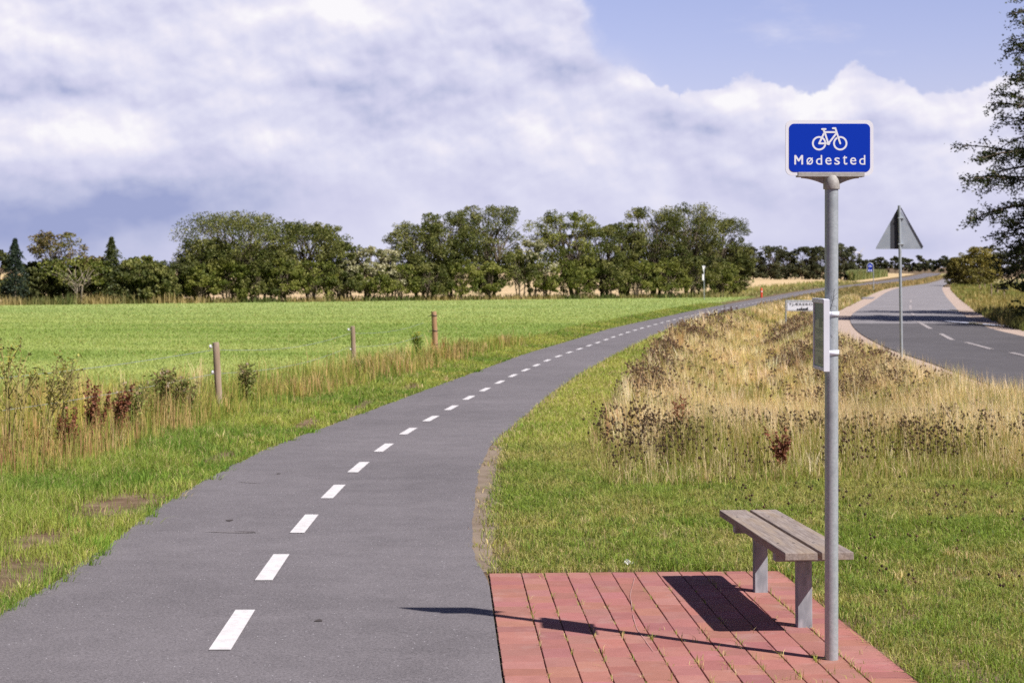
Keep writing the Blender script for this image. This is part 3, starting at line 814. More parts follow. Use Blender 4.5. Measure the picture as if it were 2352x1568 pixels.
    for k in range(260):
        cidx = rng.integers(3, 11); u = 0.197 + 0.1373 * cidx + rng.uniform(0, 0.1373); r_ = rng.integers(4, 20)
        v = r_ * 0.2025 + (0.10 if cidx % 2 else 0)
        if v > 1.5 and rng.uniform() < 0.6 * float(vnoise(u, v, 0.4, 13)) + 0.1 * cidx / 10:
            for _ in range(rng.integers(2, 6)): us.append((u + rng.normal(0, 0.015), v + rng.normal(0, 0.003)))
    us = np.array(us); q = PO[None] + us[:, :1] * EX[None] + us[:, 1:] * EY[None]
    n = len(q); c = pal(n, [MIDG, YG, STRAW, TAN], [3, 3, 2, 1])
    parts.append(blades('lawn', q[:, 0], q[:, 1], rng.uniform(0.015, 0.055, n), np.full(n, 0.0036), c, 0.8, None))
    make_blades('lawn_grass', parts, M['grass'], 'short patchy green and straw lawn grass right of the bike path', 'grass')
make_lawn()


def make_left_verge():
    parts = []
    belt0 = lambda Y: XL(Y) - np.interp(Y, [8, 15, 24, 35, 50, 100], [1.7, 1.55, 1.5, 1.15, 0.95, 1.2])
    soil = [(-3.2, 13.4, 0.36, 1.05, 0.35), (-3.1, 9.9, 0.42, 0.8, 0.1), (-3.3, 11.4, 0.22, 0.5, 0), (-2.75, 22.3, 0.18, 1.2, 0), (-2.35, 26.0, 0.15, 1.5, 0), (-3.1, 17.6, 0.18, 0.9, 0), (-1.9, 31.0, 0.15, 1.5, 0)]
    def mask(X, Y):
        m = 0.72 + 0.4 * fbm(X, Y, 0.7, 31)
        off = XL(Y) - X
        for sx, sy, rx, ry, tt in soil:
            d = ((X - sx) / rx) ** 2 + ((Y - sy) / ry) ** 2
            m = m * (1 - 0.97 * np.exp(-d ** 2 * 0.6) * (0.8 + 0.25 * (fbm(X, Y, 0.25, 33) > 0.4)))
        return np.clip(m, 0.02, 1)
    X, Y = scatter(lambda Y: belt0(Y) - 0.5, lambda Y: XL(Y) + 0.05 * (fbm(Y, 0 * Y, 0.25, 41) - 0.3) * 2, 5, 110, lambda Y: 6500 * (9.5 / np.maximum(Y, 9)) ** 1.35, mask)
    n = len(X); q = fbm(X, Y, 1.2, 14); off = XL(Y) - X
    gr = np.clip((q - 0.5) * 2.0 + 0.62 + rng.normal(0, 0.22, n), 0, 1)[:, None]
    c = (np.array((0.155, 0.25, 0.042)) * gr + np.array(YG) * (1 - gr)) * rng.uniform(0.7, 1.35, (n, 1))
    dead = rng.uniform(0, 1, n) < 0.10; c[dead] = np.array(STRAW) * rng.uniform(0.6, 1.0, (dead.sum(), 1))
    h = (0.035 + 0.06 * rng.uniform(0, 1, n)) * (1 + 0.9 * ss(off, 0.3, 1.0)) * (0.65 + 0.9 * fbm(X, Y, 0.5, 15)); w = 0.0034 * np.maximum(Y, 9) / 10 * rng.uniform(0.7, 1.4, n)
    parts.append(blades('v', X, Y, h, w, c, 0.7, None))
    cx_, cy_ = scatter(lambda Y: belt0(Y) - 0.4, lambda Y: XL(Y) + 0.03, 6, 40, lambda Y: 26 * (10 / np.maximum(Y, 9)) ** 1.1, lambda X, Y: mask(X, Y) * np.clip(fbm(X, Y, 0.9, 173) * 3 - 0.9, 0.05, 1))
    X, Y, ax, ay, i = clump(cx_, cy_, 20, 0.03 * (np.maximum(cy_, 9) / 10) ** 0.5); nc = len(cx_)
    cc = pal(nc, [(0.15, 0.28, 0.04), (0.25, 0.37, 0.06), (0.40, 0.42, 0.12), (0.62, 0.50, 0.28)], [4, 4, 2, 0.8], 0.15); hc = rng.uniform(0.07, 0.17, nc)
    n = len(X); parts.append(blades('v', X, Y, hc[i] * rng.uniform(0.5, 1.1, n), 0.0048 * np.maximum(Y, 9) / 10 * rng.uniform(0.6, 1.4, n), cc[i] * rng.uniform(0.75, 1.25, (n, 1)), 0.25, None, lx=ax * 0.4, ly=ay * 0.4))
    cx_, cy_ = scatter(lambda Y: XL(Y) - 0.10, lambda Y: XL(Y) + 0.07, 6, 45, lambda Y: 60 * (10 / np.maximum(Y, 9)) ** 1.0, lambda X, Y: np.clip(fbm(X, Y, 0.5, 175) * 3.4 - 1.3, 0.0, 1))
    X, Y, ax, ay, i = clump(cx_, cy_, 16, 0.03 * (np.maximum(cy_, 9) / 10) ** 0.4); nc = len(cx_)
    cc = pal(nc, [(0.17, 0.28, 0.04), (0.28, 0.37, 0.07), (0.60, 0.48, 0.27)], [4, 3, 1], 0.15); hc = rng.uniform(0.04, 0.10, nc)
    n = len(X); parts.append(blades('v', X, Y, hc[i] * rng.uniform(0.5, 1.1, n), 0.0048 * np.maximum(Y, 9) / 10 * rng.uniform(0.6, 1.4, n), cc[i] * rng.uniform(0.75, 1.25, (n, 1)), 0.5, None, lx=ax * 0.5 + .2, ly=ay * 0.5))
    make_blades('verge_grass', parts, M['grass'], 'fresh green mown grass strip along the left edge of the bike path', 'grass')
    # belt of tall dry grass below the fence
    parts = []
    def m2(X, Y):
        k = (belt0(Y) - X); wd = np.interp(Y, [10, 20, 28, 40, 60], [4.6, 3.6, 2.0, 1.1, 0.5])
        return np.clip(np.exp(-((k - wd * 0.45) / (wd * 0.6)) ** 2) * np.clip(fbm(X, Y, 1.3, 51) * 3.4 - 1.05, 0.06, 1.2) * ss(Y, 14.5, 16.5) * (1 - ss(Y, 44, 56)), 0, 1)
    X, Y = scatter(lambda Y: belt0(Y) - 4.6, lambda Y: belt0(Y) + 0.25, 14, 60, lambda Y: 1500 * (16 / Y) ** 1.1, m2)
    n = len(X); q = fbm(X, Y, 1.4, 52)[:, None]; t_ = np.clip((q - 0.5) * 3 + 0.5 + rng.normal(0, 0.2, (n, 1)), 0, 1)
    c = (np.array((0.66, 0.46, 0.22)) * t_ + np.array((0.44, 0.42, 0.10)) * (1 - t_)) * rng.uniform(0.7, 1.25, (n, 1))
    rb = (rng.uniform(0, 1, n) < 0.5) & (Y < 19) & (X < -4.2) & (fbm(X, Y, 0.9, 55) > 0.45); c[rb] = np.array((0.50, 0.28, 0.15)) * rng.uniform(0.7, 1.2, (rb.sum(), 1))
    gk = rng.uniform(0, 1, n) < 0.30 + 0.4 * (fbm(X, Y, 1.2, 54) > 0.54); c[gk] = np.array(MIDG) * rng.uniform(0.7, 1.3, (gk.sum(), 1))
    hh = rng.uniform(0.18, 0.66, n) * (0.35 + 1.1 * fbm(X, Y, 0.7, 53)) * np.interp(Y, [15, 30, 50], [0.95, 1.0, 0.8])
    parts.append(blades('b', X, Y, hh, 0.0055 * Y / 16 * rng.uniform(0.6, 1.3, n), c, 0.22, None))
    cx_, cy_ = scatter(lambda Y: belt0(Y) - 3.6, lambda Y: belt0(Y) + 0.1, 14, 50, lambda Y: 13 * (16 / Y) ** 1.0, lambda X, Y: np.clip(m2(X, Y) * 1.3, 0, 1) * np.clip(fbm(X, Y, 1.3, 51) * 4 - 1.6, 0.03, 1))
    X, Y, ax, ay, i = clump(cx_, cy_, 26, 0.05 * (cy_ / 16) ** 0.5); nc = len(cx_)
    cc = pal(nc, [(0.82, 0.56, 0.28), (0.66, 0.58, 0.16), (0.88, 0.70, 0.42), (0.55, 0.32, 0.16), (0.26, 0.34, 0.06)], [3, 3, 2, 1.5, 2], 0.12)
    hc = rng.uniform(0.35, 0.80, nc) * np.interp(cy_, [15, 22, 30, 50], [1.05, 1.0, 0.95, 0.75])
    n = len(X); parts.append(blades('b', X, Y, hc[i] * rng.uniform(0.45, 1.1, n), 0.0058 * Y / 16 * rng.uniform(0.6, 1.4, n), cc[i] * rng.uniform(0.8, 1.15, (n, 1)), 0.10, None, lx=ax * 0.18, ly=ay * 0.18))
    make_blades('weed_belt', parts, M['straw'], 'tall tan and yellow grass belt along the field posts', 'tall grass')
    return belt0
BELT = make_left_verge()


def make_field():
    parts = []
    X, Y = scatter(lambda Y: -0.36 * Y - 3, lambda Y: FIELD_R(Y) + 0.6, 14, 140, lambda Y: 800 * (20 / Y) ** 1.6,
                   lambda X, Y: (Y < hedge_y(X) - 2.5) * np.clip(0.75 + 0.4 * fbm(X, Y, 2.0, 61), 0, 1))
    n = len(X); q = np.clip((fbm(X * 0.3 + Y * 0.1, Y, 7.0, 62) - 0.5) * 3.0 + (fbm(X * 0.08, Y, 2.2, 64, 2) - 0.5) * 1.6 + 0.5, 0, 1)[:, None]; r_ = rng.uniform(0.93, 1.07, (n, 1))
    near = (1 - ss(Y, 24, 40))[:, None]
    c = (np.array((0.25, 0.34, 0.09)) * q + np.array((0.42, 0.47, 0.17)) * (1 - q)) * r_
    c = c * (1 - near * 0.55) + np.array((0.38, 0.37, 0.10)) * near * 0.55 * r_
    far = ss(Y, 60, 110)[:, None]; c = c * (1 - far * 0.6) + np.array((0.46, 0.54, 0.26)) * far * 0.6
    dd = rng.uniform(0, 1, n) < 0.03 + 0.14 * near[:, 0]; c[dd] = np.array((0.46, 0.38, 0.17)) * rng.uniform(0.7, 1.1, (dd.sum(), 1))
    dk = rng.uniform(0, 1, n) < 0.02; c[dk] = np.array((0.14, 0.22, 0.06))
    h = rng.uniform(0.04, 0.10, n) * (0.7 + 0.6 * vnoise(X * 0.5, Y, 1.5, 63)); w = 0.0095 * (Y / 20) ** 0.9 * rng.uniform(0.6, 1.4, n)
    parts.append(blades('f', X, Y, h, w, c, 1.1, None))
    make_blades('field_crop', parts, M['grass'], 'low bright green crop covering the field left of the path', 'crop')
make_field()


def in_tall(X, Y):
    return (Y > TALL_START(X)) & (X > tall_left(Y))


def make_tall():
    parts = []
    fr = lambda Y: XRL(Y) - 1.1
    dens = lambda Y: 1900 * (16 / Y) ** 1.45
    X, Y = scatter(lambda Y: tall_left(Y), fr, 14, 125, dens, lambda X, Y: in_tall(X, Y) * np.clip(0.4 + 1.0 * fbm(X, Y, 1.3, 71), 0, 1) * ss(XRL(Y) - 1.05 - X, -0.1, 0.7) * (0.12 + 0.88 * ss(Y - TALL_START(X) + 0.8 * (fbm(X, Y, 0.5, 70) - 0.5), 0, 1.9)) * (0.12 + 0.88 * ss(X - tall_left(Y) + 0.8 * (fbm(X, Y, 0.5, 69) - 0.5), 0, 1.2)))
    n = len(X); rel = np.clip((X - XR(Y)) / np.maximum(XRL(Y) - 1 - XR(Y), 1), 0, 1)
    val = np.exp(-((rel - 0.52) / 0.16) ** 2)[:, None] * ss(Y, 20, 34)[:, None]
    q = np.clip((fbm(X, Y, 1.6, 72) - 0.5) * 3 + 0.5 + rng.normal(0, 0.18, n), 0, 1)[:, None]
    c = (np.array((0.95, 0.79, 0.53)) * q + np.array((0.70, 0.53, 0.28)) * (1 - q))
    c = c * (1 - 0.6 * val) + np.array((0.88, 0.72, 0.34)) * 0.6 * val
    c = c * rng.uniform(0.75, 1.2, (n, 1))
    gk = rng.uniform(0, 1, n) < 0.18 + 0.50 * (fbm(X, Y, 1.5, 73) > 0.56); c[gk] = np.array((0.34, 0.36, 0.08)) * rng.uniform(0.6, 1.25, (gk.sum(), 1))
    rim = 0.30 + 0.70 * ss(X - tall_left(Y), 0, 1.3) * ss(Y - TALL_START(X), 0, 1.8)
    h = (0.24 + 0.42 * rng.uniform(0, 1, n)) * (0.62 + 0.65 * fbm(X, Y, 0.8, 74)) * rim * (1 - 0.3 * val[:, 0])
    w = 0.0050 * Y / 16 * rng.uniform(0.6, 1.4, n)
    parts.append(blades('t', X, Y, h, w, c, 0.20, None, lx=-0.03))
    # separate tufts of tall pale grass that stand above the rest
    cx_, cy_ = scatter(lambda Y: tall_left(Y) + 0.2, lambda Y: XRL(Y) - 1.3, 14.6, 75, lambda Y: 13 * (16 / Y) ** 1.1, lambda X, Y: in_tall(X, Y) * np.clip(fbm(X, Y, 1.7, 171) * 2.6 - 0.75, 0, 1) * (0.25 + 0.75 * ss(Y - TALL_START(X), 0, 1.5)))
    X, Y, ax, ay, i = clump(cx_, cy_, 26, 0.045 * (cy_ / 16) ** 0.5); nc = len(cx_)
    hc = rng.uniform(0.36, 0.74, nc) * (0.55 + 0.45 * ss(cy_ - TALL_START(cx_), 0, 2.0)); cc = pal(nc, [(0.98, 0.84, 0.58), (0.86, 0.66, 0.38), (0.66, 0.60, 0.20), (0.72, 0.50, 0.30)], [4, 3, 2, 1], 0.12)
    n = len(X); parts.append(blades('t', X, Y, hc[i] * rng.uniform(0.45, 1.1, n), 0.0052 * Y / 16 * rng.uniform(0.6, 1.4, n), cc[i] * rng.uniform(0.8, 1.15, (n, 1)), 0.10, None, lx=ax * 0.16 - 0.04, ly=ay * 0.16))
    # green under-layer
    X, Y = scatter(lambda Y: tall_left(Y) - 0.1, fr, 14, 110, lambda Y: 1300 * (16 / Y) ** 1.5, lambda X, Y: (in_tall(X, Y)) * np.clip(0.2 + 1.2 * fbm(X, Y, 1.0, 75), 0, 1))
    n = len(X); c = pal(n, [MIDG, OLIVE, YG, TAN, STRAW], [2, 3, 3, 2, 2], 0.3)
    parts.append(blades('t', X, Y, rng.uniform(0.08, 0.26, n), 0.0065 * Y / 16 * rng.uniform(0.6, 1.3, n), c, 0.5, None))
    # verge right of the road and along the path farther away
    X, Y = scatter(lambda Y: XRR(Y) + 0.9, lambda Y: XRR(Y) + 22, 40, 230, lambda Y: 46 * (60 / Y) ** 1.6, lambda X, Y: np.clip(0.5 + fbm(X, Y, 3, 76), 0, 1))
    n = len(X); q = np.clip((fbm(X, Y, 4.0, 77) - 0.5) * 3 + 0.45, 0, 1)[:, None]
    c = (np.array((0.42, 0.34, 0.14)) * q + np.array((0.20, 0.23, 0.06)) * (1 - q)) * rng.uniform(0.7, 1.25, (n, 1))
    parts.append(blades('t', X, Y, rng.uniform(0.15, 0.55, n), 0.03 * Y / 60 * rng.uniform(0.6, 1.4, n), c, 0.3, None))
    X, Y = scatter(lambda Y: XL(Y) - 8.0, lambda Y: XL(Y) - 0.8, 96, 260, lambda Y: 26 * (100 / Y) ** 1.6,
                   lambda X, Y: (Y > hedge_y(X) - 3) * np.clip(1.2 - (XL(Y) - X) / 8, 0, 1))
    n = len(X); q = np.clip((fbm(X, Y, 3.0, 78) - 0.5) * 3 + 0.5, 0, 1)[:, None]
    c = (np.array((0.46, 0.40, 0.18)) * q + np.array((0.22, 0.28, 0.08)) * (1 - q)) * rng.uniform(0.7, 1.25, (n, 1))
    parts.append(blades('t', X, Y, rng.uniform(0.15, 0.7, n) * ss(XL(Y) - X, 0, 4), 0.045 * Y / 100 * rng.uniform(0.6, 1.4, n), c, 0.3, None))
    X, Y = scatter(lambda Y: XR(Y) + 0.3, lambda Y: XRL(Y) - 1.2, 100, 420, lambda Y: 34 * (100 / Y) ** 1.45, None)
    n = len(X); q = np.clip((fbm(X, Y, 3.0, 79) - 0.5) * 3 + 0.5, 0, 1)[:, None]
    c = (np.array((0.50, 0.36, 0.18)) * q + np.array((0.23, 0.22, 0.09)) * (1 - q)) * rng.uniform(0.7, 1.25, (n, 1))
    parts.append(blades('t', X, Y, rng.uniform(0.12, 0.5, n), 0.05 * Y / 100 * rng.uniform(0.6, 1.4, n), c, 0.3, None))
    # rough grass at the foot of the hedge and under the garden trees on the left
    n = 9000; X = rng.uniform(-52, 17, n); Y = hedge_y(X) - 2.5 + rng.uniform(0, 4.0, n) ** 1.0
    q = np.clip((fbm(X, Y, 2.5, 80) - 0.5) * 3 + 0.45 + 0.35 * (X < -21), 0, 1)[:, None]
    c = (np.array((0.42, 0.33, 0.15)) * q + np.array((0.13, 0.16, 0.05)) * (1 - q)) * rng.uniform(0.6, 1.25, (n, 1))
    parts.append(blades('t', X, Y, rng.uniform(0.15, 0.55, n) * (1 + 1.0 * (X < -21) * vnoise(X, Y, 1.5, 5)), 0.07 * rng.uniform(0.6, 1.4, n), c, 0.3, None))
    make_blades('tall_grass', parts, M['straw'], 'tall straw coloured meadow grass in the ditch between path and road', 'tall grass')
make_tall()


def make_seed_heads():
    """brown knapweed heads on thin stems, far too many to count"""
    patches = [(1.5, 16.5, 0.9, 0.9, 0.6), (2.2, 16.4, 1.2, 0.7, .8), (3.6, 17.6, 1.6, 1.3, 1.0), (4.9, 17.2, 1.3, 1.0, .8), (1.2, 19.5, 0.7, 1.4, .5), (2.6, 19.0, 0.8, 1.0, .4), (5.3, 20.5, 1.2, 2.0, .5),
               (3.1, 23.5, 0.8, 2.2, .45)]
    X, Y = scatter(lambda Y: tall_left(Y) + 0.1, lambda Y: XRL(Y) - 1.5, 14.8, 85, lambda Y: 330 * (16 / Y) ** 0.95, None)
    rel = (X - XR(Y)) / np.maximum(XRL(Y) - 1 - XR(Y), 1)
    pr = np.zeros(len(X))
    for px, py, rx, ry, a in patches: pr += a * np.exp(-((X - px) / rx) ** 2 - ((Y - py) / ry) ** 2)
    berm = (0.55 * np.exp(-((rel - 0.24) / 0.11) ** 2) + 1.1 * np.exp(-((rel - 0.78) / 0.13) ** 2)) * ss(Y, 22, 34) * (1 - 0.7 * ss(Y, 62, 80))
    pr += berm * np.clip((fbm(X, Y, 2.4, 82) - 0.36) * 5, 0, 1) * 1.7
    k = (rng.uniform(0, 1, len(X)) < pr * 0.50 * (0.14 + 1.0 * (fbm(X, Y, 0.8, 83) > 0.50))) & in_tall(X, Y)
    X, Y = X[k], Y[k]; m_ = 170
    Xl = rng.uniform(1.2, 6.0, m_); Yl = rng.uniform(8.6, 14.8, m_); ok = (Xl > PAVR(Yl) + .25) & ((Xl > 2.0) | (Yl > 12)); Xl, Yl = Xl[ok], Yl[ok]
    lowh = np.concatenate([np.ones(len(X)), np.full(len(Xl), 0.22)]); X = np.concatenate([X, Xl]); Y = np.concatenate([Y, Yl]); n = len(X)
    h = lowh * rng.uniform(0.22, 0.52, n) * np.interp(Y, [15, 17, 30], [0.75, 1.0, 1.15]); h = np.where(lowh < 1, np.clip(h * 1.6, .05, .13), h); c0 = pal(n, [(0.15, 0.09, 0.05), (0.22, 0.14, 0.075), (0.17, 0.17, 0.05)], [3, 2, 2], 0.25)
    V, Q, T, c = blades('s', X, Y, h, np.full(n, 0.004) * Y / 16, c0, 0.18, None)
    tip = V.reshape(n, 5, 3)[:, 4]
    oc = np.array([(1, 0, 0), (-1, 0, 0), (0, 1, 0), (0, -1, 0), (0, 0, 1), (0, 0, -1)], float)
    fo = np.array([(0, 2, 4), (2, 1, 4), (1, 3, 4), (3, 0, 4), (2, 0, 5), (1, 2, 5), (3, 1, 5), (0, 3, 5)])
    Vs = [V]; Ts = [T]; Cs = [c]; o = len(V)
    for rep in range(3):                                      # the top head and two side heads
        s = (rng.uniform(0.009, 0.016, n) * (Y / 16) ** 0.6)[:, None, None]
        off = np.stack([rng.normal(0, 0.03, n), rng.normal(0, 0.03, n), -rng.uniform(0, 0.10, n)], 1) * (rep > 0)
        ctr = tip + off
        Vh = ctr[:, None] + oc[None] * s * np.array([1, 1, 1.1]); Fh = np.arange(n)[:, None, None] * 6 + fo[None] + o
        Vs.append(Vh.reshape(-1, 3)); Ts.append(Fh.reshape(-1, 3)); o += n * 6
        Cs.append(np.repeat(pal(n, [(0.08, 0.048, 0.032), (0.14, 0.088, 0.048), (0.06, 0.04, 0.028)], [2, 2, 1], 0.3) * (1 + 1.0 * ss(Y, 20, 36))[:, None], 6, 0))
    # small dark leaves along the stems
    m_ = rng.integers(0, n, n * 5); hh = rng.uniform(0.15, 0.9, len(m_)); base = V.reshape(n, 5, 3)
    p0 = base[m_, 0] * (1 - hh[:, None]) + tip[m_] * hh[:, None]; L = 0.035 * (Y[m_] / 16) ** 0.7
    a = rng.uniform(0, 6.28, len(m_)); dv = np.stack([np.cos(a) * L, np.sin(a) * L, rng.uniform(-0.2, 0.8, len(m_)) * L], 1); sv = np.stack([-np.sin(a), np.cos(a), 0 * a], 1) * L[:, None] * 0.18
    Vl = np.stack([p0, p0 + dv * 0.5 + sv, p0 + dv, p0 + dv * 0.5 - sv], 1).reshape(-1, 3)
    Ql = np.arange(len(m_))[:, None] * 4 + np.array([[0, 1, 2, 3]]) + o
    Vs.append(Vl); Cs.append(np.repeat(pal(len(m_), [(0.17, 0.12, 0.055), (0.14, 0.15, 0.045), (0.24, 0.15, 0.08)], [2, 2, 1], 0.3), 4, 0))
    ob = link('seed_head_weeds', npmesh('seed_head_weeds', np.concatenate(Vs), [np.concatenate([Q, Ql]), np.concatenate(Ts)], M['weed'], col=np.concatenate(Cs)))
    tag(ob, 'dark brown dried knapweed heads standing in the straw grass', 'weeds', kind='stuff')
make_seed_heads()


# ------------------------------------------------------------------ plants that stand out one by one
def leaf_quads(P0, L, W, col, up=0.3):
    n = len(P0); a = rng.uniform(0, 2 * np.pi, n); el_ = rng.normal(up, 0.6, n)
    d = np.stack([np.cos(a) * np.cos(el_), np.sin(a) * np.cos(el_), np.sin(el_)], 1) * L[:, None]
    r_ = rng.normal(0, 1, (n, 3)); s = np.cross(d, r_); s /= np.linalg.norm(s, axis=1)[:, None] + 1e-9; s *= W[:, None]
    V = np.stack([P0 - d * .5, P0 + s * .5, P0 + d * .5, P0 - s * .5], 1).reshape(-1, 3)
    Q = np.arange(n)[:, None] * 4 + np.array([[0, 1, 2, 3]])
    return V, Q, np.repeat(col, 4, 0)


def weed(name, label, cat, X, Y, H, kind, group=None, lean=0.0, sc=1.0):
    z = float(g(X, Y)); root = empty(name, (X, Y, z)); tag(root, label, cat, group)
    st = MB(); P0 = []; heads = []
    nst = {'dock': 5, 'thistle': 7, 'mugwort': 6, 'ragwort': 5, 'goldenrod': 6}[kind]
    if kind == 'dock' and sc < 1.15: nst = 4
    for k in range(nst):
        a = random.uniform(0, 6.28); sp = {'dock': 0.25, 'thistle': 0.30, 'mugwort': 0.22, 'ragwort': 0.3, 'goldenrod': 0.35}[kind]
        h = H * random.uniform(0.78, 1.0) * (1.0 if k else 1.0)
        if k == 0: h = H
        dx = math.cos(a) * sp * h * random.uniform(.3, 1) + lean * h; dy = math.sin(a) * sp * h * random.uniform(.3, 1)
        b = (random.uniform(-.04, .04) * sc, random.uniform(-.04, .04) * sc, -0.02)
        if kind == 'dock' and sc < 1.15: dx *= 0.9
        pts = [(b[0] + dx * t ** 1.4, b[1] + dy * t ** 1.4, h * t) for t in (0, .35, .7, 1)]
        st.tube(pts, [0.006 * sc, 0.005 * sc, 0.004 * sc, 0.002 * sc], 5, cap=False)
        def at(t):
            return np.array([b[0] + dx * t ** 1.4, b[1] + dy * t ** 1.4, h * t])
        if kind == 'dock':
            for t in np.linspace(0.38, 1.0, 60): P0.append(at(t) + np.random.default_rng(int(t * 1e5) + k).normal(0, 0.016, 3) * (1.2 - 0.7 * t) * sc * 1.3)
            for q in range(3):
                t0 = random.uniform(.35, .6); aa = random.uniform(0, 6.28); l = h * random.uniform(.16, .28)
                e = at(t0) + np.array([math.cos(aa) * l * .35, math.sin(aa) * l * .35, l])
                st.tube([tuple(at(t0)), tuple((at(t0) + e) / 2 + np.array([0, 0, -.02])), tuple(e)], [0.004 * sc, .003 * sc, .002 * sc], 4, cap=False)
                for u in np.linspace(0.2, 1, 26): P0.append(at(t0) * (1 - u) + e * u + rng.normal(0, 0.013, 3) * sc)
        else:
            for t in np.linspace(0.12, 0.95, 26 if kind != 'mugwort' else 22): P0.append(at(t) + rng.normal(0, 0.03, 3) * sc)
            for q in range(4):
                t0 = random.uniform(.55, .9); aa = random.uniform(0, 6.28); l = h * random.uniform(.12, .25)
                e = at(t0) + np.array([math.cos(aa) * l * .6, math.sin(aa) * l * .6, l * .8])
                st.tube([tuple(at(t0)), tuple(e)], [0.004 * sc, .002 * sc], 4, cap=False); heads.append(e)
                for u in np.linspace(0.3, 1, 5): P0.append(at(t0) * (1 - u) + e * u + rng.normal(0, 0.02, 3) * sc)
            heads.append(at(1.0))
    st.build('stem', {'dock': SM['dock'], 'thistle': SM['olive'], 'mugwort': SM['tan'], 'ragwort': SM['green'], 'goldenrod': SM['green']}[kind], root)
    P0 = np.array(P0); n = len(P0)
    if kind == 'dock':
        for part in np.array_split(P0, nst):
            n = len(part)
            V, Q, c = leaf_quads(part, rng.uniform(0.015, 0.035, n) * sc, rng.uniform(0.012, 0.026, n) * sc, pal(n, [(0.26, 0.095, 0.055), (0.18, 0.07, 0.042), (0.32, 0.15, 0.08)], [2, 2, 1], .25))
            link('seed_spike', npmesh('seed_spike', V, [Q], M['weed'], col=c), root)
        return root
    cc = {'thistle': [(0.26, 0.30, 0.08), (0.28, 0.21, 0.10), (0.16, 0.18, 0.055)], 'mugwort': [(0.40, 0.38, 0.09), (0.16, 0.13, 0.05), (0.10, 0.08, 0.04)],
          'ragwort': [(0.18, 0.26, 0.06), (0.26, 0.32, 0.08), (0.13, 0.20, 0.05)], 'goldenrod': [(0.13, 0.2, 0.05), (0.2, 0.25, 0.06), (0.25, 0.25, 0.06)]}[kind]
    if kind != 'mugwort': P0 = np.concatenate([P0 + rng.normal(0, 0.02 * sc, P0.shape) for _ in range(2)])
    n = len(P0)
    if kind == 'mugwort':
        hp_ = np.concatenate([h_ + rng.normal(0, 0.02 * sc, (5, 3)) for h_ in heads]); P0 = np.concatenate([P0, hp_]); n = len(P0)
    V, Q, c = leaf_quads(P0, rng.uniform(0.03, 0.075, n) * sc * (0.75 if kind == 'mugwort' else 1), rng.uniform(0.008, 0.022, n) * sc * (0.7 if kind == 'mugwort' else 1), pal(n, cc, [2, 1, 1], .3))
    link('leaves', npmesh('leaves', V, [Q], M['weed'], col=c), root)
    if kind != 'mugwort':
        cols = {'thistle': [(0.60, 0.47, 0.40), (0.30, 0.19, 0.13)], 'ragwort': [(0.75, 0.52, 0.02), (0.62, 0.42, 0.02)], 'goldenrod': [(0.78, 0.50, 0.01), (0.62, 0.42, 0.02)]}[kind]
        nn = {'thistle': 14, 'ragwort': 14, 'goldenrod': 40}[kind]; sg = {'thistle': 0.009, 'ragwort': 0.018, 'goldenrod': 0.07}[kind]
        random.shuffle(heads)
        for hd in heads[:(11 if kind == 'thistle' else 14)]:
            pp = hd + rng.normal(0, sg * sc, (nn, 3))
            V, Q, c = leaf_quads(pp, rng.uniform(0.010, 0.020, nn) * sc, rng.uniform(0.008, 0.015, nn) * sc, pal(nn, cols, [3, 2], .2))
            link('flower_head', npmesh('flower_head', V, [Q], M['weed'], col=c), root)
    return root


SM = {k: noisy(k + '_stem', c, tuple(v * 1.3 for v in c), 20, 3, 0.8, 0.1) for k, c in
      dict(dock=(0.12, 0.045, 0.028), olive=(0.17, 0.16, 0.06), tan=(0.30, 0.25, 0.10), green=(0.12, 0.16, 0.05)).items()}


def WP(x, y): return P(x, y)
ws = [('dock_plant', 'dark red-brown dock spike upright in straw grass left of the signpost', 'dock plant', 1572, 1052, 150, 'dock', 0.02, 1.1),
      ('dock_plant', 'dark brown dock plant leaning left in the grass nearest behind the bench', 'dock plant', 1803, 1102, 128, 'dock', -0.18, 1.1),
      ('dock_plant', 'rusty red dock bush among the weeds at the far left of the fence line', 'dock plant', 215, 1040, 150, 'dock', 0.05, 1.5),
      ('dock_plant', 'reddish dock stalks leaning right beside the rusty dock bush', 'dock plant', 262, 1030, 135, 'dock', 0.16, 1.4),
      ('dock_plant', 'small dull red dock stalks left of the rusty dock bush', 'dock plant', 150, 1070, 120, 'dock', 0.0, 1.2),
      ('thistle', 'thistle with pale fluffy seed heads next to the rusty dock bush', 'thistle', 300, 1010, 115, 'thistle', 0.05, 1.3),
      ('thistle', 'tallest dark thistle midway between dock bush and nearest post', 'thistle', 372, 990, 122, 'thistle', 0.0, 1.5),
      ('thistle', 'leafy thistle with pink-white heads just left of the nearest post', 'thistle', 425, 985, 105, 'thistle', 0.02, 1.4),
      ('thistle', 'dark seedy thistle standing right of the nearest post', 'thistle', 572, 940, 92, 'thistle', 0.0, 1.5),
      ('thistle', 'low dark thistle at the foot of the middle post', 'thistle', 822, 872, 45, 'thistle', 0.1, 1.2),
      ('tall_weed', 'tall yellow-green branching weed at the left edge of the view', 'weed', 25, 1085, 255, 'mugwort', 0.02, 1.5),
      ('tall_weed', 'tall thin branching weed second from the left edge', 'weed', 100, 1075, 225, 'mugwort', 0.1, 1.4),
      ('tall_weed', 'tall pale weed leaning right between left edge weeds and dock bush', 'weed', 135, 1045, 190, 'mugwort', 0.12, 1.3),
      ('ragwort', 'yellow flowering ragwort just left of the farthest post', 'ragwort', 962, 815, 50, 'ragwort', -0.05, 1.7),
      ('ragwort', 'small orange-yellow flower low beside the rusty dock bush', 'ragwort', 283, 1040, 26, 'ragwort', 0.0, 0.9),
      ('goldenrod', 'bright yellow goldenrod below the dark spruce', 'goldenrod', 36, 694, 58, 'goldenrod', 0.0, 4.5)]
